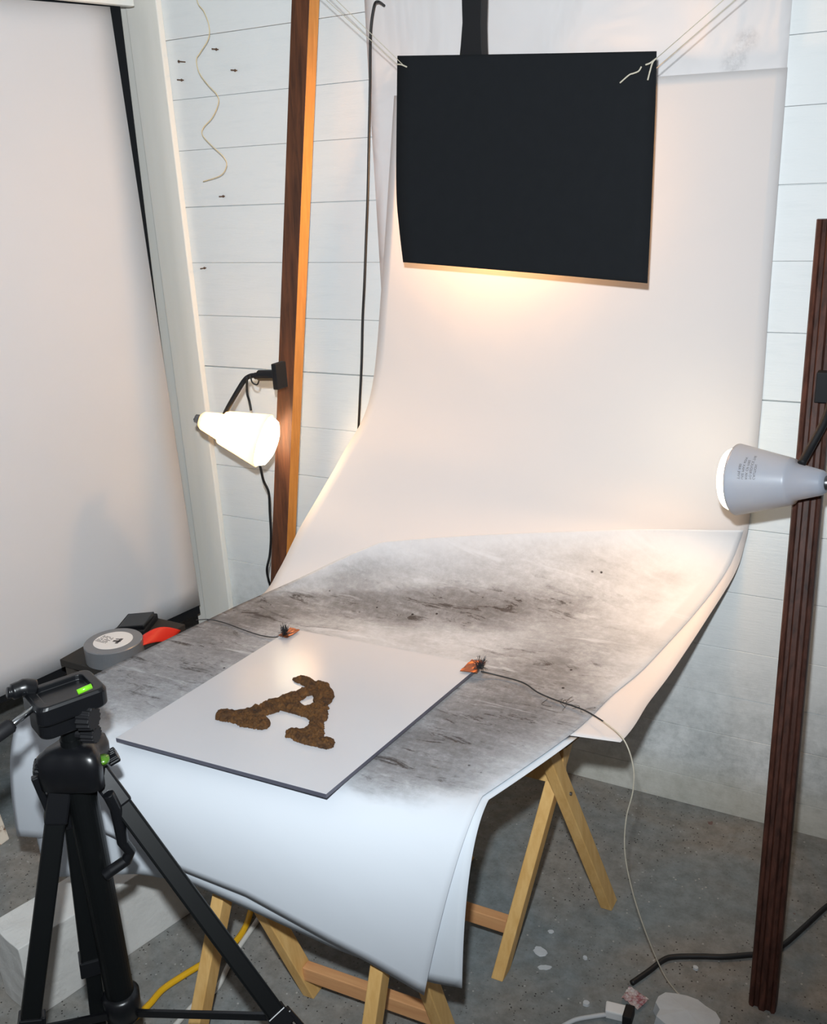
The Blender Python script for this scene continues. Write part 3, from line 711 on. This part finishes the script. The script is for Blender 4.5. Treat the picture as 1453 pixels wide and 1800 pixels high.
# right lamp
t0 = V((-0.1488, 1.865, 1.0216)); t1 = V((-0.3123, 1.905, 0.9987)); ax = (t1-t0).normalized()
root = thing('clamp_lamp', 'grey-white spot lamp on the dark leaning timber at right, its bulb lit', 'lamp', (-0.1775, 1.945, 1.1767), 'clamp-on spot lamps')
q = lamp_body(root, t0, ax, False, 0.172)
lamp_light('lamp_light', 'SPOT', q, 4.2, (1.0, 0.52, 0.18), V((-0.36, -0.20, -0.95)), 2.6, 0.9, 0.045)
lamp_light('lamp_light', 'POINT', t0 + ax*0.055, 0.16, (1.0, 0.55, 0.20), radius=0.012)
bm = B(); obox(bm, (-0.1754, 1.99, 1.1786), (0.020, 0, 0), (0, 0.014, 0), (0, 0, 0.030)); link('clamp_plate', bm, M['blackm'], root, bev=0.002)
bm = B(); tube(bm, smooth_path(((-0.1621, 1.965, 1.1622), (-0.1674, 1.93, 1.1272), (-0.1852, 1.9, 1.0804), (-0.1969, 1.875, 1.0521)), 6), 0.008, 12); link('lamp_arm', bm, M['blackm'], root, smooth=True)
# printed warning on its shade: rows of small dark lettering
LX = ax; LU = V((0, 0, 1)); LN = LX.cross(LU).normalized()
if LN.y > 0: LN = -LN
bm = B()
def on_shade(s_, ang, r_off=0.0006):
    kk = 0.172/0.180
    r = (0.047 + (0.071-0.047)*(s_/kk-0.072)/(0.174-0.072))
    uu = (LU - LX*LU.dot(LX)).normalized(); vv = LN
    return t0 + LX*s_ + (vv*math.cos(ang) + uu*math.sin(ang))*(r+r_off)
random.seed(11)
rows_txt = [(0.118, 'CAUTION'), (0.125, 'TO REDUCE THE'), (0.132, 'RISK OF FIRE'), (0.139, 'USE MAX 60W'), (0.146, 'TYPE R80')]
txts = []
for s_, txt in rows_txt:
    cu = bpy.data.curves.new('t', 'FONT'); cu.body = txt; cu.size = 0.0070; cu.align_x = 'LEFT'
    ot = bpy.data.objects.new('t', cu); C.objects.link(ot); bpy.context.view_layer.update()
    me = bpy.data.meshes.new_from_object(ot.evaluated_get(bpy.context.evaluated_depsgraph_get()))
    tmp = bmesh.new(); tmp.from_mesh(me)
    bmesh.ops.triangulate(tmp, faces=tmp.faces)
    mp = {}
    for v in tmp.verts:
        mp[v.index] = bm.verts.new(on_shade(s_ - v.co.y*0.9, 0.28 + v.co.x/0.060))
    for f in tmp.faces:
        try: bm.faces.new([mp[v.index] for v in f.verts])
        except ValueError: pass
    tmp.free(); bpy.data.objects.remove(ot); bpy.data.curves.remove(cu); bpy.data.meshes.remove(me)
link('printed_warning', bm, M['ink'], root)
# third lamp behind the card
root = thing('hanging_lamp', 'black lamp arm hanging down behind the top of the black card', 'lamp', (-0.946, 2.06, 1.8866))
# its arm: a waisted flat black bar with a lighter side
Zt = 2.74
bm = B(); sec = (((-0.9727, 2.03, 1.8313), (-0.9165, 2.03, 1.8262), (-0.9135, 2.05, 1.8274)), ((-0.9676, 2.03, 1.8641), (-0.9183, 2.03, 1.8593), (-0.9141, 2.05, 1.8605)), ((-0.9621, 2.03, 1.9072), (-0.9186, 2.03, 1.9026), (-0.9118, 2.05, 1.9039)), ((-0.9621, 2.03, 1.9503), (-0.9162, 2.03, 1.945), (-0.9083, 2.05, 1.9464)), ((-0.9665, 2.03, 2.0143), (-0.9134, 2.03, 2.0075), (-0.903, 2.05, 2.009)))
rr = []
for a, b, c in sec:
    a, b, c = V(a), V(b), V(c); rr.append([bm.verts.new(a), bm.verts.new(b), bm.verts.new(V((b.x, b.y+0.032, b.z))), bm.verts.new(V((a.x, a.y+0.032, a.z)))])
a, b, c = [V(x) for x in sec[-1]]
rr.append([bm.verts.new((p.x-0.02, p.y, Zt)) for p in (a, b)] + [bm.verts.new((b.x-0.02, b.y+0.032, Zt)), bm.verts.new((a.x-0.02, a.y+0.032, Zt))])
for r0, r1 in zip(rr, rr[1:]):
    for i in range(4): bm.faces.new((r0[i], r0[(i+1) % 4], r1[(i+1) % 4], r1[i]))
bm.faces.new(rr[0]); bm.faces.new(rr[-1])
link('lamp_arm', bm, M['blackm'], root, bev=0.001)
hc = V((-0.9365, 2.075, 1.7283))
ax = V((0.10, 0.05, -1)).normalized()
bm = B(); lathe(bm, hc, ax, [(0, 0), (0, 0.018), (0.05, 0.030), (0.10, 0.052), (0.10, 0.050), (0.05, 0.028), (0.004, 0.0)], 32); link('lamp_shade', bm, M['blackm'], root, smooth=True)
bm = B(); lathe(bm, hc, ax, [(0.03, 0), (0.05, 0.018), (0.085, 0.030), (0.10, 0.024), (0.106, 0.0)], 24); link('bulb', bm, M['bulb'], root, smooth=True)
bm = B(); tube(bm, [hc + V((0, 0, -0.005)), V((-0.9478, 2.046, 1.8324))], 0.009, 10); link('lamp_neck', bm, M['blackm'], root)
lamp_light('lamp_light', 'POINT', hc + ax*0.135, 13.0, (1.0, 0.52, 0.20), radius=0.03)

# ---------------------------------------------------------------- cords on the wall
wire('cable', ((-1.2263, 2.165, 1.9849), (-1.2225, 2.13, 1.9887), (-1.2338, 2.13, 1.9795), (-1.247, 2.13, 1.9238), (-1.2563, 2.13, 1.8147), (-1.2686, 2.13, 1.6889), (-1.2803, 2.13, 1.571), (-1.2932, 2.13, 1.4624), (-1.3005, 2.12, 1.351), (-1.3121, 2.12, 1.2643), (-1.3183, 2.11, 1.1471), (-1.329, 2.1, 1.0185), (-1.3692, 2.14, 0.8854)), 0.0032, M['cable'], 'black cable hanging down the wall along the left edge of the backdrop', 'cable')
wire('twisted_cord', ((-1.7634, 2.15, 2.1345), (-1.7598, 2.14, 2.0557), (-1.7335, 2.13, 2.0257), (-1.7219, 2.13, 1.992), (-1.7282, 2.13, 1.9625), (-1.7673, 2.14, 1.9353), (-1.7832, 2.14, 1.9193), (-1.7702, 2.13, 1.8863), (-1.7364, 2.12, 1.8531), (-1.7132, 2.12, 1.831), (-1.7168, 2.13, 1.8113), (-1.7488, 2.14, 1.7794), (-1.7857, 2.14, 1.7538), (-1.782, 2.13, 1.735), (-1.7467, 2.12, 1.7075), (-1.7125, 2.12, 1.6789), (-1.7121, 2.13, 1.6576), (-1.7431, 2.14, 1.633), (-1.8147, 2.15, 1.6196)), 0.0012, M['rope'], 'wavy cream cord hanging on the white boards between trim and post', 'cord')
bm = B()
tube(bm, smooth_path(((-1.7784, 2.15, 1.9182), (-1.7762, 2.145, 1.9419), (-1.7563, 2.14, 1.9569), (-1.7325, 2.14, 1.977), (-1.736, 2.145, 2.0067)), 5), 0.0016, 6)
def nail(px, label, L=0.004):
    bm = B(); a = V(px); tube(bm, [V((a.x, YW+0.002, a.z)), V((a.x-0.002, YW-0.022, a.z))], 0.0016, 8); lathe(bm, V((a.x-0.002, YW-L, a.z)), (0, -1, 0), [(0, 0), (0, 0.0034), (0.0014, 0.0034), (0.0014, 0)], 12)
    tag(link('nail', bm, M['rusty'], origin=V((a.x, YW, a.z))), label, 'nail', 'nails in the white boards')
bm.free()
nail((-1.8562, 2.18, 1.9233), 'rusty nail in the boards beside the trim, topmost at far left', 0.022)
nail((-1.8694, 2.18, 1.8798), 'rusty nail in the boards just below the topmost one, near the trim')
nail((-1.6861, 2.18, 1.8876), 'nail in the boards between the wavy cord and the brown post')
nail((-1.7406, 2.18, 1.9426), 'nail in the boards close right of the wavy cord')
nail((-1.7696, 2.18, 1.5785), 'nail in the boards just below the end of the wavy cord')
nail((-1.8655, 2.18, 1.3861), 'lowest nail in the boards left of the brown post')

# ---------------------------------------------------------------- tripod
AXP = V((-1.0899, 0.8391, 0))
RGT = V((0.61, 0.7924, 0)); FWD = V((-0.7924, 0.61, 0)); UPV = V((0, 0, 1))
if RGT.dot(CR) < 0: RGT = -RGT
root = thing('camera_tripod', 'black folding camera tripod standing in front of the table at left', 'tripod', AXP)
def ap(z, r=0, f=0): return V((AXP.x, AXP.y, z)) + RGT*r + FWD*f
# centre column
bm = B(); tube(bm, [ap(0.2756), ap(0.7772)], 0.02332, 28); link('centre_column', bm, M['black_tube'], root, smooth=False, bev=0.001)
bm = B(); lathe(bm, ap(0.2536), UPV, [(0, 0), (0, 0.0176), (0.00528, 0.02376), (0.01056, 0.02728), (0.01408, 0.02552), (0.0176, 0.02992), (0.05808, 0.03168), (0.06336, 0.02508), (0.06336, 0.)], 36); link('column_cap', bm, M['black'], root, smooth=True)
# collar: three-lobed shoulder
zs_ = [0.7358, 0.7446, 0.7834, 0.7992, 0.8080, 0.8106]
az = [math.radians(a) for a in (185, 25, 300)]
bm = B(); rings = []
def lob(a, k):
    m_ = 0
    for c in az:
        d = (a-c+math.pi) % (2*math.pi) - math.pi; m_ = max(m_, math.exp(-(d/0.42)**2))
    return (0.03872 + 0.01936*m_)*k
for z, k in zip(zs_, (0.72, 0.96, 1.0, 0.93, 0.70, 0.0)):
    if k == 0: rings.append([bm.verts.new(ap(z))]*48); continue
    rings.append([bm.verts.new(ap(z, math.cos(2*math.pi*i/48)*lob(2*math.pi*i/48, k), math.sin(2*math.pi*i/48)*lob(2*math.pi*i/48, k))) for i in range(48)])
for a, b in zip(rings, rings[1:]):
    for i in range(48):
        vs_ = [a[i], a[(i+1) % 48], b[(i+1) % 48], b[i]]
        vs_ = [v for k, v in enumerate(vs_) if v not in vs_[:k]]
        bm.faces.new(vs_)
bm.faces.new(rings[0])
col_ = link('collar', bm, M['black'], root, smooth=True)
bm = B(); lathe(bm, V((-1.0425, 0.8515, 0.7845)), UPV*1.0 - FWD*0.2, [(-0.00352, 0), (-0.00352, 0.00968), (0.00264, 0.00968), (0.00396, 0.)], 20); link('bubble_level', bm, M['green_dim'], root, col_, smooth=True)
bm = B(); tube(bm, [ap(0.7992), ap(0.8652)], 0.01452, 24); tube(bm, [ap(0.7992), ap(0.8186)], 0.01716, 24); link('neck', bm, M['black_tube'], root)
# collar knobs
for c_, nm in (((-1.1211, 0.7985, 0.7819), 0), ((-1.0726, 0.8943, 0.755), 1)):
    bm = B(); n = 12; c_ = V(c_); d = (RGT*(-1 if nm == 0 else 1) + UPV*0.35).normalized()
    u_ = d.orthogonal().normalized(); v_ = d.cross(u_)
    r0 = []; r1 = []
    for i in range(n*2):
        r = 0.01364 if i % 2 == 0 else 0.01012; a = math.pi*i/n
        r0.append(bm.verts.new(c_ + (u_*math.cos(a)+v_*math.sin(a))*r - d*0.0088)); r1.append(bm.verts.new(c_ + (u_*math.cos(a)+v_*math.sin(a))*r + d*0.0088))
    for i in range(n*2): bm.faces.new((r0[i], r0[(i+1) % (2*n)], r1[(i+1) % (2*n)], r1[i]))
    bm.faces.new(r0); bm.faces.new(r1)
    tube(bm, [c_, c_ - d*0.0264], 0.00528, 10)
    link('locking_knob', bm, M['black'], root, bev=0.0015)
# crank handle folded against the column
bm = B()
P = [V(p) for p in ((-1.0434, 0.8503, 0.7231), (-1.0391, 0.8558, 0.6945), (-1.0383, 0.8569, 0.662), (-1.038, 0.8573, 0.6293), (-1.0328, 0.8641, 0.6085), (-1.0378, 0.8575, 0.594), (-1.0528, 0.8381, 0.5834), (-1.0598, 0.8289, 0.5767))]
tube(bm, P, 0.0098, 8)
link('crank_handle', bm, M['black'], root, bev=0.002)
bm = B()
a, b = V((-1.1275, 0.7902, 0.768)), V((-1.1206, 0.7992, 0.6968)); beam(bm, a, b, 0.01232, 0.01056, FWD); link('side_lever', bm, M['black'], root, bev=0.002)
# legs: square tubes with a clip and a shorter lower tube
def leg(sx, foot, split, w, side):
    sx, foot, side = V(sx), V(foot), V(side)
    d = (foot-sx)
    mid = sx + d*split
    bm = B(); beam(bm, sx, mid, w, w*0.86, side); L_ = link('leg', bm, M['black_tube'], root, bev=0.004)
    bm = B(); beam(bm, mid - d.normalized()*0.01584, mid + d.normalized()*0.01408, w*1.16, w*1.05, side); beam(bm, mid + side*w*0.62 - d.normalized()*0.01056, mid + side*w*0.75 + d.normalized()*0.02992, w*0.3, w*0.8, side); link('leg_clip', bm, M['black'], root, L_, bev=0.002)
    bm = B(); beam(bm, mid, foot + V((0, 0, 0.01232)), w*0.72, w*0.62, side); link('lower_leg', bm, M['black_tube'], root, L_, bev=0.002)
    bm = B(); lathe(bm, foot, UPV, [(0, 0), (0, 0.01056), (0.0088, 0.01232), (0.01936, 0.00968), (0.01936, 0)], 16); link('rubber_foot', bm, M['blackm'], root, L_, smooth=True)
    bm = B(); beam(bm, sx - d.normalized()*0.022, sx + d.normalized()*0.0484, w*1.15, w*1.05, side); link('leg_joint', bm, M['black'], root, L_, bev=0.004)
leg((-1.1091, 0.8141, 0.7302), (-1.1498, 0.5716, 0), 0.4949, 0.030, RGT)
leg((-1.0676, 0.868, 0.7285), (-0.5699, 0.9313, 0), 0.5414, 0.029, RGT)
leg((-1.1226, 0.8458, 0.6967), (-1.1277, 0.7942, 0), 0.4554, 0.034, RGT)
# spreader arms
for e_, nm in (((-0.8025, 0.901, 0.3369), 0), ((-1.1216, 0.6941, 0.3582), 1), ((-1.1008, 0.8108, 0.2567), 2)):
    bm = B(); beam(bm, ap(0.2694), V(e_), 0.013, 0.007, UPV); link('spreader_arm', bm, M['black'], root, bev=0.001)
# pan head
H0 = V((-1.095, 0.8324, 0.8321))
bm = B(); lathe(bm, ap(0.8538), UPV, [(0, 0), (0, 0.01936), (0.00352, 0.02288), (0.0176, 0.02464), (0.02288, 0.02112), (0.02992, 0.0264), (0.034, 0.0264), (0.036, 0.)], 32); link('pan_base', bm, M['black'], root, smooth=True)
hx = (RGT*0.97 + FWD*0.25).normalized(); hy = UPV.cross(hx).normalized()
hz = (UPV + hx*0.05).normalized()
def rbox(bm, c, lx, ly, lz, r, top_k=1.0, n=6):
    """rounded-corner slab: centre of base c"""
    rings = []
    for z, k in ((0, 0.93), (0.12, 1.0), (0.85, 1.0*top_k), (1.0, 0.93*top_k)):
        rg = []
        for sx, sy, a0 in ((1, 1, 0), (-1, 1, 90), (-1, -1, 180), (1, -1, 270)):
            for i in range(n+1):
                a = math.radians(a0 + 90*i/n)
                rg.append(bm.verts.new(c + hx*((sx*(lx-r) + math.cos(a)*r)*k) + hy*((sy*(ly-r) + math.sin(a)*r)*k) + hz*(z*lz)))
        rings.append(rg)
    m_ = len(rings[0])
    for a, b in zip(rings, rings[1:]):
        for i in range(m_): bm.faces.new((a[i], a[(i+1) % m_], b[(i+1) % m_], b[i]))
    bm.faces.new(rings[0])
    return rings[-1], m_
bm = B(); rg, m_ = rbox(bm, V((-1.0939, 0.8339, 0.8435)), 0.04224, 0.03344, 0.0352, 0.01584); bm.faces.new(rg); link('head_body', bm, M['black'], root, smooth=False, bev=0.003)
pc = V((-1.0887, 0.8406, 0.8708))
bm = B(); rg, m_ = rbox(bm, pc, 0.0528, 0.04136, 0.03168, 0.01408)
# recessed well in the top
inner = []
for v in rg: 
    d = v.co - (pc + hz*0.03168); inner.append(bm.verts.new(pc + hz*0.03168 + d*0.74))
well = [bm.verts.new(v.co - hz*0.0088) for v in inner]
for i in range(m_):
    bm.faces.new((rg[i], rg[(i+1) % m_], inner[(i+1) % m_], inner[i])); bm.faces.new((inner[i], inner[(i+1) % m_], well[(i+1) % m_], well[i]))
bm.faces.new(well)
plat = link('head_platform', bm, M['black'], root, bev=0.0015)
bm = B(); tube(bm, [V((-1.0365, 0.8231, 0.9178)), V((-1.027, 0.8421, 0.9204))], 0.00422, 12); link('level_vial', bm, M['green'], root, plat, smooth=True)
bm = B()
a, b = V((-1.1287, 0.8214, 0.9038)), V((-1.1436, 0.7857, 0.9116))
tube(bm, smooth_path([a, a.lerp(b, 0.4) + V((0, 0, 0.00352)), a.lerp(b, 0.8), b], 5), [0.01408]*6 + [0.01232]*5 + [0.0088]*4 + [0.00616], 14); link('tilt_lever', bm, M['black'], root, smooth=True)
for c_, rr_ in (((-1.0487, 0.8434, 0.8605), 0.02112), ((-1.0565, 0.8496, 0.8272), 0.01584)):
    bm = B(); c_ = V(c_); d = (RGT*0.8 - FWD*0.6).normalized(); u_ = d.orthogonal().normalized(); v_ = d.cross(u_); n = 14; r0 = []; r1 = []
    for i in range(n*2):
        r = rr_ if i % 2 == 0 else rr_*0.84; a = math.pi*i/n
        r0.append(bm.verts.new(c_ + (u_*math.cos(a)+v_*math.sin(a))*r - d*0.01056)); r1.append(bm.verts.new(c_ + (u_*math.cos(a)+v_*math.sin(a))*r*0.9 + d*0.01056))
    for i in range(n*2): bm.faces.new((r0[i], r0[(i+1) % (2*n)], r1[(i+1) % (2*n)], r1[i]))
    bm.faces.new(r0); bm.faces.new(r1); tube(bm, [c_, c_ - d*0.0308], 0.0088, 12)
    link('tilt_knob', bm, M['blackm'], root, bev=0.0012)
# pan handle: steel rod and rubber grip, off to the left
a, b, c_ = V((-1.0942, 0.8007, 0.8981)), V((-1.1062, 0.7605, 0.8833)), V((-1.1433, 0.6549, 0.8487))
bm = B(); tube(bm, [a, b, b.lerp(c_, 0.2)], 0.00484, 12); ph = link('pan_handle', bm, M['chrome'], root, smooth=True)
bm = B(); tube(bm, [b, b.lerp(c_, 0.04), c_], [0.00704, 0.011, 0.011], 16); link('rubber_grip', bm, M['blackm'], root, ph, smooth=True)

# ---------------------------------------------------------------- stool with tape, box and red sheet
bm = B(); box(bm, (-1.935, 1.50, 0.425), (-1.765, 1.80, 0.445))
root = thing('low_stool', 'low dark stool left of the table, carrying the tape roll', 'stool', (-1.9, 1.7, 0))
link('seat', bm, M['stool'], root, bev=0.002)
for x in (-1.915, -1.785):
    for y in (1.525, 1.775):
        bm = B(); box(bm, (x-0.015, y-0.015, 0), (x+0.015, y+0.015, 0.425)); link('leg', bm, M['dark_wall'], root)
tc_ = V((-1.8, 1.5686, 0.4921)); tc_.z = 0.447
root = thing('duct_tape_roll', 'silver duct tape roll lying flat beside the left edge of the table', 'tape roll', tc_)
bm = B(); lathe(bm, tc_, UPV, [(0, 0.044), (0, 0.073), (0.002, 0.075), (0.046, 0.075), (0.048, 0.073), (0.048, 0.044)], 64, closed=True); link('tape', bm, M['tape'], root, smooth=False)
bm = B(); lathe(bm, tc_, UPV, [(0, 0.0415), (0, 0.0438), (0.0486, 0.0438), (0.0486, 0.0415)], 48, closed=True); link('core', bm, M['tape_core'], root)
bm = B(); lathe(bm, tc_ + V((0, 0, 0.0485)), UPV, [(0, 0.0), (0, 0.0505), (0.0006, 0.0505), (0.0006, 0.0)], 48); lb = link('label', bm, M['label_white'], root)
bm = B()
random.seed(3)
for k in range(7):
    for j in range(12):
        x = -0.042 + j*0.0032; y = -0.020 + k*0.0050
        if x*x+y*y < 0.05**2 and random.random() < 0.85: obox(bm, tc_ + V((x, y, 0.0493)), (0.0013, 0, 0), (0, 0.0011, 0), (0, 0, 0.0001))
link('fine_print', bm, M['ink'], root, lb)
bm = B()
for (x, y, sx, sy) in ((0.012, 0.0, .009, .004), (0.018, 0.008, .004, .009), (0.020, -0.006, .004, .005), (0.008, 0.010, .006, .002)): obox(bm, tc_ + V((x, y, 0.0494)), (sx, sx*0.3, 0), (-sy*0.3, sy, 0), (0, 0, 0.0001))
link('logo', bm, M['ink'], root, lb)
# black case behind the tape
bc = V((-1.875, 1.725, 0.446)); bm = B(); obox(bm, bc + V((0, 0, 0.010)), (0.040, 0.018, 0), (-0.022, 0.05, 0), (0, 0, 0.010))
root = thing('black_case', 'flat black case lying behind the duct tape roll', 'case', bc)
cb = link('body', bm, M['blackm'], root, bev=0.004)
bm = B(); obox(bm, bc + V((0.008, -0.005, 0.025)), (0.034, 0.015, 0.003), (-0.018, 0.04, 0), (0, 0, 0.006)); link('lid', bm, M['black'], root, bev=0.003)
# red sheet
rows = []
R0, R1, R2, R3 = [V(p) for p in ((-1.7429, 1.5871, 0.475), (-1.7656, 1.6339, 0.485), (-1.7111, 1.7263, 0.47), (-1.7171, 1.6888, 0.452))]
for i in range(13):
    r = []
    for j in range(13):
        s_, t = i/12, j/12
        p = R0.lerp(R3, s_).lerp(R1.lerp(R2, s_), t); p.z += 0.018*math.sin(math.pi*s_)*(0.4+0.6*t)
        r.append(p)
    rows.append(r)
o = link('red_plastic_sheet', sheet(rows), M['red'], smooth=True); solid(o, 0.0015)
tag(o, 'small curled red plastic sheet beside the duct tape roll', 'sheet')

# ---------------------------------------------------------------- block, painted post end
bm = B()
b1_, b2_ = V((-1.38, 1.2726, 0)), V((-1.4581, 0.9425, 0))
dirb = (b2_-b1_).normalized(); e2 = b2_ + dirb*0.03
wv = V((-0.115, 0.02, 0))
e1 = b1_ - dirb*0.02
base = [e1, e2, e2+wv, e1+wv]
lo = [bm.verts.new(p) for p in base]; hi = [bm.verts.new(p + V((0, 0, 0.185))) for p in base]
for i in range(4): bm.faces.new((lo[i], lo[(i+1) % 4], hi[(i+1) % 4], hi[i]))
bm.faces.new(lo); bm.faces.new(hi)
bmesh.ops.subdivide_edges(bm, edges=bm.edges, cuts=10, use_grid_fill=True)
for v in bm.verts:
    k = noise.noise(v.co*24)*0.0025; v.co += V((k, k, 0 if v.co.z < 0.001 else k))
o = link('concrete_block', bm, M['aac'], bev=0.002, origin=(e1+e2)/2)
tag(o, 'long pale aerated concrete block on the floor behind the tripod legs', 'block')
bm = B(); pb = V((-2.0233, 1.2671, 0))
beam(bm, pb, pb + V((-0.10, 0.02, 0.30)), 0.05, 0.05, V((1, 0, 0)), True)
o = link('painted_timber', bm, M['rust'], bev=0.003, origin=pb)
tag(o, 'worn timber with peeling white paint leaning in at the far left edge', 'timber')

# ---------------------------------------------------------------- cords and litter on the floor
wire('yellow_hose', ((-1.2726, 0.9846, 0.012), (-1.2676, 1.04, 0.012), (-1.2696, 1.0812, 0.012), (-1.256, 1.1281, 0.012), (-1.2363, 1.1792, 0.012), (-1.2175, 1.2239, 0.012), (-1.2143, 1.266, 0.012), (-1.2238, 1.309, 0.012), (-1.2421, 1.3497, 0.012), (-1.2633, 1.4015, 0.012)), 0.0072, M['yellow'], 'yellow hose curving over the floor between the tripod and trestle', 'hose')
for k, lab in ((0, 'left'), (1, 'right')):
    pass
wire('white_cord', ((-1.1867, 1.0143, 0.006), (-1.1866, 1.0919, 0.006), (-1.1718, 1.1382, 0.006), (-1.1874, 1.1954, 0.006), (-1.1998, 1.2466, 0.006), (-1.2116, 1.324, 0.006), (-1.2227, 1.3867, 0.006)), 0.006, M['white_cord'], 'dull white cord on the floor alongside the yellow hose', 'cord')
wire('power_cable', ((-0.3941, 1.5284, 0.008), (-0.3712, 1.5754, 0.007), (-0.3521, 1.617, 0.007), (-0.3328, 1.6367, 0.007), (-0.2846, 1.6616, 0.007), (-0.2413, 1.6807, 0.007), (-0.1992, 1.7061, 0.007), (-0.1627, 1.7306, 0.007), (-0.1337, 1.7675, 0.007), (-0.1025, 1.837, 0.007), (-0.0627, 1.9305, 0.007), (-0.015, 2.0196, 0.007)), 0.0058, M['cable'], 'black power cable on the floor passing behind the dark timber foot', 'cable')
def flake(px, w_, h_, seed, label, mat='plaster', t=0.002, name='paint_flake', lump=0.0, grp='pale flakes scattered on the floor'):
    random.seed(seed); c = V(px); bm = B(); n = 18
    tv = bm.verts.new(c + V((0, 0, t + lump))); rt = []; rb_ = []
    ang = random.uniform(-0.5, 0.5)
    for i in range(n):
        a = 2*math.pi*i/n; k = 1 + 0.30*noise.noise(V((math.cos(a)*2, math.sin(a)*2, seed)))
        x, y = math.cos(a)*w_*k, math.sin(a)*h_*k
        x, y = x*math.cos(ang)-y*math.sin(ang), x*math.sin(ang)+y*math.cos(ang)
        rt.append(bm.verts.new(c + V((x*0.93, y*0.93, t + lump*0.35)))); rb_.append(bm.verts.new(c + V((x, y, -c.z))))
    for i in range(n):
        bm.faces.new((tv, rt[i], rt[(i+1) % n])); bm.faces.new((rt[i], rb_[i], rb_[(i+1) % n], rt[(i+1) % n]))
    bm.faces.new(rb_)
    o = link(name, bm, M[mat], origin=c); tag(o, label, 'debris', grp); return o
flake((-0.5978, 1.5333, 0), 0.016, 0.012, 1, 'largest white paint flake on the floor right of the rear trestle leg')
flake((-0.5731, 1.4961, 0), 0.015, 0.006, 2, 'narrow white flake on the floor just below the largest flake')
flake((-0.5041, 1.557, 0), 0.005, 0.004, 3, 'tiny white crumb on the floor midway between trestle and string', t=0.005)
flake((-0.2868, 1.6306, 0), 0.006, 0.005, 4, 'tiny white crumb on the floor just below the black cable', t=0.005)
flake((-0.463, 1.4428, 0), 0.007, 0.006, 5, 'small white crumb on the floor above the white plastic strip', t=0.006)
flake((-0.5971, 1.5977, 0), 0.007, 0.005, 6, 'small white chip on the floor right of the rear trestle')
flake((-0.2724, 1.4835, 0), 0.066, 0.050, 9, 'big rough pale plaster lump on the floor at the string end', t=0.02, name='plaster_lump', lump=0.016, grp=None)
# crumpled wrapper
rows = []
W0, W1, W2, W3 = [V(p) for p in ((-0.4018, 1.4824, 0.004), (-0.3648, 1.4677, 0.004), (-0.3512, 1.5022, 0.004), (-0.3955, 1.5174, 0.004))]
for i in range(9): rows.append([W0.lerp(W1, j/8).lerp(W3.lerp(W2, j/8), i/8) + V((0, 0, 0.004 + 0.008*abs(noise.noise(V((i*.5, j*.5, 2)))))) for j in range(9)])
o = link('wrapper', sheet(rows), M['wrapper']); solid(o, 0.0008); tag(o, 'crumpled white and red wrapper on the floor at the cable end', 'wrapper')
wire('plastic_strip', ((-0.4888, 1.3632, 0.006), (-0.4695, 1.392, 0.006), (-0.4418, 1.4145, 0.006), (-0.4151, 1.4336, 0.006)), 0.0045, M['plaster'], 'pale curved plastic strip on the floor left of the plug', 'strip')
pb = V((-0.3902, 1.4442, 0))
root = thing('power_plug', 'white plug with a black end on the floor left of the plaster lump', 'plug', pb)
bm = B(); obox(bm, pb + V((-0.006, 0, 0.010)), (0.026, 0.004, 0), (-0.003, 0.013, 0), (0, 0, 0.010)); link('plug_body', bm, M['label_white'], root, bev=0.003)
bm = B(); obox(bm, pb + V((0.014, -0.001, 0.012)), (0.009, 0.001, 0), (-0.001, 0.017, 0), (0, 0, 0.012)); link('plug_end', bm, M['blackm'], root, bev=0.002)
